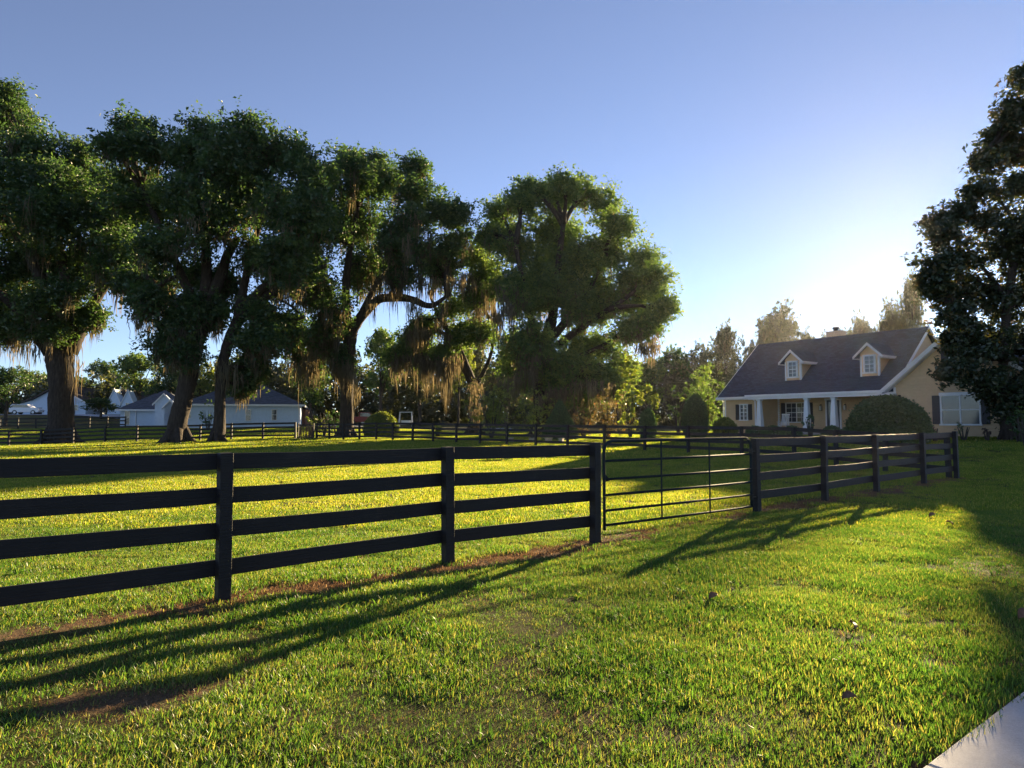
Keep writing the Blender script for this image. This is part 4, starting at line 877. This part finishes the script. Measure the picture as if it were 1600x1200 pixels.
# brown roofed house farther back
YC = 130; c = PX(215, YC); z0 = float(tz(*c)); Q = thing('house', 'brown roofed house with two steep white gables behind the pale blue house', 'house', (c[0], c[1], z0))
s_ = YC * MPP; ev = P(215, 631, YC)[2] - z0
g = G(); g.box(-34 * s_, 90 * s_, 0, 9, -2, ev); g.build('wall', M['whitewall'], Q)
g = G(); hip(g, -36 * s_, 92 * s_, 0, 9, ev, P(250, 604, YC)[2] - z0 - ev); g.build('roof', M['roofbrown'], Q)
for px_, pk in ((183, 608), (204, 610)):
    x = (px_ - 215) * s_; zk = P(px_, pk, YC)[2] - z0; w_ = 1.25
    g = G(); g.prism([(x - w_, -2), (x + w_, -2), (x + w_, zk - 2.7), (x, zk - .1), (x - w_, zk - 2.7)], 'y', -1.2, .6); gg = g.build('front_gable', M['whitewall'], Q)
    window(gg, x - .3, x + .3, ev - 1.2, ev + .1, -1.2, 1, 2, fr=.06)
    g = G()
    for sg in (-1, 1): g.beam((x, -1.3, zk), (x + sg * (w_ + .15), -1.3, zk - (w_ + .15) * 2.1), (0, 0, 1), .3, .12)
    g.build('gable_trim', M['white'], gg)
    g = G(); g.prism([(x - w_ - .3, zk - 3.2), (x, zk), (x + w_ + .3, zk - 3.2)], 'y', .62, 5); g.build('gable_roof', M['roofbrown'], gg)
# white house on the rise
YD = 128; c = PX(80, YD); z0 = float(tz(*c)); D = thing('house', 'white gabled house on the rise at the far left', 'house', (c[0], c[1], z0)); s_ = YD * MPP
def zz_(py): return P(80, py, YD)[2] - z0
zb0 = -1.5
g = G(); g.prism([(-61 * s_, zb0), (53 * s_, zb0), (53 * s_, zz_(628)), (8 * s_, zz_(604)), (-30 * s_, zz_(624)), (-61 * s_, zz_(632))], 'y', 0, 11); g.build('wall', M['whitewall'], D)
g = G(); g.prism([(-64 * s_, zz_(632)), (-30 * s_, zz_(622.5)), (8 * s_, zz_(602)), (56 * s_, zz_(628)), (56 * s_, zz_(630)), (8 * s_, zz_(604.5)), (-30 * s_, zz_(625)), (-64 * s_, zz_(634))], 'y', -.6, 11.5); g.build('roof', M['roofbrown'], D)
g = G()
for a_, b__ in (((8, 603.5), (56, 629.5)),): g.beam((a_[0] * s_, -.64, zz_(a_[1])), (b__[0] * s_, -.64, zz_(b__[1])), (0, 0, 1), .3, .06)
g.build('fascia', M['white'], D)
window(D, 36 * s_, 41 * s_, zz_(641), zz_(633), 0, 1, 2, fr=.08)
g = G(); g.box(-33 * s_, -15 * s_, -.05, -.003, zb0, zz_(637)); g.build('garage_door', M['dark'], D)
# roads at the far left
def strip(name, pts, wd, m, dz=.03):
    V = []; Fc = []
    P2 = []
    for a, b in zip(pts[:-1], pts[1:]):
        for t in np.linspace(0, 1, 12, endpoint=False): P2.append(np.array(a) + (np.array(b) - a) * t)
    P2.append(np.array(pts[-1]))
    for i, p in enumerate(P2):
        d = P2[min(i + 1, len(P2) - 1)] - P2[max(i - 1, 0)]; n = np.array((-d[1], d[0])) / np.linalg.norm(d)
        for s in (-.5, .5): q = p + n * s * wd; V.append((q[0], q[1], float(tz(*q)) + dz))
    for i in range(len(P2) - 1): Fc.append((2 * i, 2 * i + 1, 2 * i + 3, 2 * i + 2))
    tag(link(name, np_mesh(name, V, Fc), m), kind='structure')
strip('road', [PX(-120, 112), PX(40, 114), PX(200, 108)], 4, M['concrete'])
strip('lane', [PX(470, 88), PX(640, 90), PX(800, 92)], 3.5, M['concrete'])
# garden shed
c = PX(463, 88); g = G(); b = on(*c); sh = thing('garden_shed', 'small red-brown board shed peeking out behind the blue house corner', 'shed', b)
g = G(); g.box(-1.1, 1.1, 0, 2, -.5, 2.1); g.build('wall', M['redbrown'], sh); g = G(); g.prism([(-1.3, 2.05), (0, 2.7), (1.3, 2.05)], 'y', -.15, 2.15); g.build('roof', M['roofbrown'], sh)
g = G(); g.box(-.4, .5, -.04, -.003, -.3, 1.8); g.build('door', M['brown'], sh)
# ------------------------------------------------------------------ vehicles
def vehicle(name, label, cat, px, Y, rz, m, prof, glass, L, Wd, wheels, wr=.36, extra=None):
    b = on(*PX(px, Y)); V = thing(name, label, cat, b, rz)
    g = G(); g.prism(prof, 'y', -Wd / 2, Wd / 2); g.build('body', M[m], V, bevel=.06)
    g = G(); g.prism(glass, 'y', -Wd / 2 - .012, Wd / 2 + .012); g.build('window', M['glass'], V)
    for x in wheels:
        for s in (-1, 1):
            g = G(); g.tube([(x, s * (Wd / 2 - .2), wr), (x, s * (Wd / 2 + .02), wr)], wr, 16); o = g.build('wheel', M['rubber'], V)
            g = G(); g.tube([(x, s * (Wd / 2 + .021), wr), (x, s * (Wd / 2 + .035), wr)], wr * .6, 12); g.build('rim', M['silver'], o)
    for s in (-1, 1):
        g = G(); g.box(L / 2 - .12, L / 2 + .015, s * (Wd / 2 - .2) - .14, s * (Wd / 2 - .2) + .14, .75, .9); g.build('headlight', M['lampglass'], V)
        g = G(); g.box(-L / 2 - .015, -L / 2 + .1, s * (Wd / 2 - .14) - .1, s * (Wd / 2 - .14) + .1, .85, 1.05); g.build('taillight', M['red'], V)
    return V
vehicle('suv', 'white sport utility car parked before the white house', 'car', 41, 116, math.radians(8), 'whitecar',
        [(-2.3, .35), (2.3, .35), (2.35, .8), (2.2, 1.0), (1.1, 1.12), (.45, 1.68), (-1.9, 1.72), (-2.3, 1.15)], [(.95, 1.14), (.4, 1.6), (-1.75, 1.64), (-2.0, 1.16)], 4.6, 1.9, (-1.4, 1.45))
vehicle('pickup_truck', 'red pickup truck with its open bed toward the oak trunk, parked beyond the back fence', 'truck', 570, 96, math.radians(12), 'red',
        [(-2.7, .5), (2.7, .5), (2.75, 1.0), (2.5, 1.15), (1.3, 1.22), (.6, 1.85), (-.75, 1.88), (-.85, 1.25), (-2.7, 1.22)], [(1.15, 1.24), (.52, 1.77), (-.65, 1.8), (-.72, 1.27)], 5.4, 1.95, (-1.7, 1.75), .4)
vehicle('parked_car', 'silver car parked behind the red pickup beyond the back fence', 'car', 590, 101, math.radians(-14), 'silver',
        [(-2.2, .35), (2.2, .35), (2.25, .75), (2.0, .95), (1.0, 1.08), (.3, 1.62), (-1.2, 1.66), (-2.1, 1.15), (-2.25, .8)], [(.85, 1.1), (.25, 1.55), (-1.1, 1.58), (-1.75, 1.14)], 4.4, 1.85, (-1.35, 1.4))
# swing
b = on(*PX(634, 84)); S = thing('garden_swing', 'white framed garden swing bench on the lawn under the trees', 'swing', b)
g = G()
for s in (-1, 1):
    g.tube([(s * .85, -.6, 0), (s * .72, 0, 2.0), (s * .85, .6, 0)], .05, 6)
g.tube([(-.8, 0, 2.0), (.8, 0, 2.0)], .055, 6); g.build('frame', M['white'], S)
g = G(); g.box(-.6, .6, -.28, .25, .45, .5)
g.build('seat', M['white'], S); g = G(); g.box(-.6, .6, .25, .3, .5, 1.0); g.build('backrest', M['white'], S)
g = G()
for s in (-1, 1): g.tube([(s * .58, 0, .5), (s * .6, 0, 2.0)], .012, 4)
g.build('rope', M['metal'], S)

# ------------------------------------------------------------------ fallen leaves
def fallen(px, py, label, rz, s=1, tilt=.5):
    p = gp(px, py); g = G(); V = []; n = 7
    for i in range(n):
        t = i / (n - 1); wd = .048 * math.sin(math.pi * min(1, t * .93 + .05)) ; z = .03 * math.sin(t * 3) 
        V += [(t * .14, -wd, z + .022), (t * .14, 0, z), (t * .14, wd, z + .03)]
    Fc = []
    for i in range(n - 1):
        for j in (0, 1): Fc.append((i * 3 + j, (i + 1) * 3 + j, (i + 1) * 3 + j + 1, i * 3 + j + 1))
    g.add(V, Fc); o = g.build('fallen_leaf', M['deadleaf'], None, True); o.location = (p[0], p[1], .035); o.rotation_euler = (tilt * .6, -.28, rz); o.scale = (s, s, s)
    md = o.modifiers.new('thick', 'SOLIDIFY'); md.thickness = .002
    tag(o, label, 'leaf', 'fallen magnolia leaves on the lawn')
fallen(1108, 943, 'curled brown leaf alone on the sunlit grass in front of the metal gate', .4, .75)
fallen(1335, 990, 'dark brown leaf standing upright at the edge of the lawn shadow', 1.6, .7, 1.0)
fallen(1316, 1103, 'small brown leaf nearest the camera on the lawn', -.4, .6)
fallen(1592, 975, 'brown leaf in the shade at the right edge of the lawn', .2, 1.0)
fallen(1452, 811, 'brown leaf on the lawn beyond the paddock corner shadow', .1, .9)
fallen(1489, 824, 'flat brown leaf farthest right on the bright far lawn', 2.0, .85)

# ------------------------------------------------------------------ grass
SRC = bpy.data.collections.new("grass clumps")
def clump_mesh(seed, n, rad, h, wd, dead=.1, flat=1.0):
    rng = np.random.default_rng(seed); r = rad * np.sqrt(rng.random(n)); a = rng.uniform(0, 6.283, n)
    p = np.stack([r * np.cos(a), r * np.sin(a), np.full(n, -.01)], 1)
    hd = rng.uniform(0, 6.283, n); lean = rng.uniform(.1, .75, n) * flat; H_ = h * rng.uniform(.5, 1.25, n)
    d = np.stack([np.cos(hd), np.sin(hd), np.zeros(n)], 1); side = np.stack([-np.sin(hd), np.cos(hd), np.zeros(n)], 1)
    tw = rng.uniform(-.8, .8, n)[:, None]; side = side * np.cos(tw) + d * np.sin(tw)
    v = np.empty((n, 7, 3)); up = np.array((0, 0, 1.))
    for j, (t, wf) in enumerate(((0, .8), (.4, 1), (.75, .7))):
        c = p + up * (H_ * t * (1 - .25 * lean * t))[:, None] + d * (H_ * lean * t * t)[:, None]; q = side * (wd * wf / 2)
        v[:, 2 * j] = c - q; v[:, 2 * j + 1] = c + q
    v[:, 6] = p + up * (H_ * np.maximum(.15, 1 - .3 * lean))[:, None] + d * (H_ * lean * 1.05)[:, None]
    i = np.arange(n)[:, None] * 7; f = np.stack([i + [[0, 1, 3]], i + [[0, 3, 2]], i + [[2, 3, 5]], i + [[2, 5, 4]], i + [[4, 5, 6]]], 1).reshape(-1, 3)
    va = np.clip(rng.normal(.42, .16, n), 0, .8); va[rng.random(n) < dead] = .97
    return np_mesh('grass_clump', v.reshape(-1, 3), f, np.repeat(va, 5))
def scatter(name, pts, scale, src, seed, label, m='grassblade'):
    col = bpy.data.collections.new(name + ' source'); 
    for me in src:
        me.materials.append(M[m]); col.objects.link(bpy.data.objects.new('grass_clump', me))
    rng = np.random.default_rng(seed); me = bpy.data.meshes.new(name); me.vertices.add(len(pts)); me.vertices.foreach_set('co', pts.astype(np.float32).ravel())
    a = me.attributes.new('sc', 'FLOAT', 'POINT'); a.data.foreach_set('value', scale.astype(np.float32))
    rt = np.zeros((len(pts), 3), np.float32); rt[:, 2] = rng.uniform(0, 6.283, len(pts)); a = me.attributes.new('rot', 'FLOAT_VECTOR', 'POINT'); a.data.foreach_set('vector', rt.ravel())
    o = bpy.data.objects.new(name, me); COL.objects.link(o); tag(o, label, 'grass', kind='stuff')
    ng = bpy.data.node_groups.new(name, 'GeometryNodeTree'); ng.interface.new_socket('Geometry', in_out='INPUT', socket_type='NodeSocketGeometry'); ng.interface.new_socket('Geometry', in_out='OUTPUT', socket_type='NodeSocketGeometry')
    nd = ng.nodes; gi = nd.new('NodeGroupInput'); go = nd.new('NodeGroupOutput'); ip = nd.new('GeometryNodeInstanceOnPoints'); ci = nd.new('GeometryNodeCollectionInfo')
    ci.inputs['Collection'].default_value = col; ci.inputs['Separate Children'].default_value = True; ci.inputs['Reset Children'].default_value = True
    s1 = nd.new('GeometryNodeInputNamedAttribute'); s1.data_type = 'FLOAT'; s1.inputs[0].default_value = 'sc'
    s2 = nd.new('GeometryNodeInputNamedAttribute'); s2.data_type = 'FLOAT_VECTOR'; s2.inputs[0].default_value = 'rot'
    L = ng.links.new; L(gi.outputs[0], ip.inputs['Points']); L(ci.outputs[0], ip.inputs['Instance']); ip.inputs['Pick Instance'].default_value = True
    L(s1.outputs[0], ip.inputs['Scale']); L(s2.outputs[0], ip.inputs['Rotation']); L(ip.outputs[0], go.inputs[0])
    md = o.modifiers.new('scatter', 'NODES'); md.node_group = ng
    return o
def field(rng, x0, x1, y0, y1, dens):
    n = int((x1 - x0) * (y1 - y0) * dens); return rng.uniform(x0, x1, n), rng.uniform(y0, y1, n)
rng = np.random.default_rng(9)
def mask(x, y, rng, soilw=1.0):
    dr = (x - DA[0]) * DN[0] + (y - DA[1]) * DN[1]
    keep = (dr < -.05) | (dr > 3.5)
    s = soil(x, y); keep &= rng.random(len(x)) > s * soilw
    return keep
# near lawn
x, y = field(rng, -9, 13, 2.0, 13, 230); k_ = (np.abs(x) < y * .85 + 1.6) & mask(x, y, rng, .96); x, y = x[k_], y[k_]
n_ = vnoise(x, y, .5, 7); pts = np.stack([x, y, tz(x, y)], 1)
scatter('lawn_grass', pts, (.55 + .8 * n_) * rng.uniform(.75, 1.25, len(x)), [clump_mesh(100 + i, 40, .115, .055, .0046, .14) for i in range(8)], 1, 'short green lawn grass with worn patches in front of the black fence')
# middle distance and paddock
x, y = field(rng, -26, 26, 11, 30, 40); k_ = (np.abs(x) < y * .82 + 2.5) & mask(x, y, rng, .96); x, y = x[k_], y[k_]
n_ = vnoise(x, y, .9, 8); pts = np.stack([x, y, tz(x, y)], 1)
scatter('paddock_grass', pts, (.7 + .55 * n_) * rng.uniform(.8, 1.2, len(x)), [clump_mesh(200 + i, 46, .20, .062, .0095, .12) for i in range(6)], 2, 'mown grass of the sunlit paddock behind the gate', 'paddockblade')
x, y = field(rng, -62, 48, 29, 78, 11); k_ = (np.abs(x) < y * .82 + 4); x, y = x[k_], y[k_]; pts = np.stack([x, y, tz(x, y)], 1)
scatter('meadow_grass', pts, rng.uniform(.8, 1.3, len(x)), [clump_mesh(300 + i, 48, .38, .085, .024, .1) for i in range(5)], 3, 'grass of the far paddock and lawns around the houses', 'paddockblade')

x, y = field(rng, -9, 15, 2.2, 22, 220); sv = soil(x, y); k_ = (np.abs(x) < y * .85 + 1.6) & (rng.random(len(x)) < sv * .9) & (((x - DA[0]) * DN[0] + (y - DA[1]) * DN[1]) < -.03); x, y = x[k_], y[k_]
pts = np.stack([x, y, tz(x, y) + .005], 1)
scatter('dry_straw', pts, rng.uniform(.6, 1.3, len(x)), [clump_mesh(400 + i, 16, .1, .035, .006, .1, 2.2) for i in range(5)], 4, 'dry straw and pine litter on the bare soil along the fence', 'straw')

x, y = field(rng, -8, 12, 2.2, 14, 9); k_ = (np.abs(x) < y * .85 + 1.6) & mask(x, y, rng, .96) & (vnoise(x, y, .8, 12) > .5); x, y = x[k_], y[k_]; pts = np.stack([x, y, tz(x, y)], 1)
scatter('lawn_weeds', pts, rng.uniform(.6, 1.25, len(x)), [clump_mesh(500 + i, 12, .035, .085, .010, .05, 1.5) for i in range(6)], 6, 'longer broad-bladed tufts and weeds standing out of the lawn', 'grassblade')
x, y = field(rng, -8, 12, 2.2, 13, 26); k_ = (np.abs(x) < y * .85 + 1.6) & (((x - DA[0]) * DN[0] + (y - DA[1]) * DN[1]) < -.06) & (vnoise(x, y, .6, 13) > .45); x, y = x[k_], y[k_]; pts = np.stack([x, y, tz(x, y) + .022], 1)
scatter('lawn_thatch', pts, rng.uniform(.5, 1.1, len(x)), [clump_mesh(600 + i, 10, .09, .03, .005, .1, 2.2) for i in range(5)], 7, 'dead thatch scattered through the near lawn', 'straw')

# ------------------------------------------------------------------ haze
m = bpy.data.materials.new('haze'); m.use_nodes = True; nt = m.node_tree; nt.nodes.remove(nt.nodes['Principled BSDF'])
pv = nt.nodes.new('ShaderNodeVolumePrincipled'); pv.inputs['Density'].default_value = HAZE_D; pv.inputs['Anisotropy'].default_value = HAZE_G; pv.inputs['Color'].default_value = (.92, .94, .97, 1)
nt.links.new(pv.outputs[0], nt.nodes['Material Output'].inputs['Volume'])
g = G(); g.box(-540, 540, -110, 620, -3, 31); o = g.build('haze', m); tag(o, 'thin morning haze over the whole place', 'haze', kind='stuff')
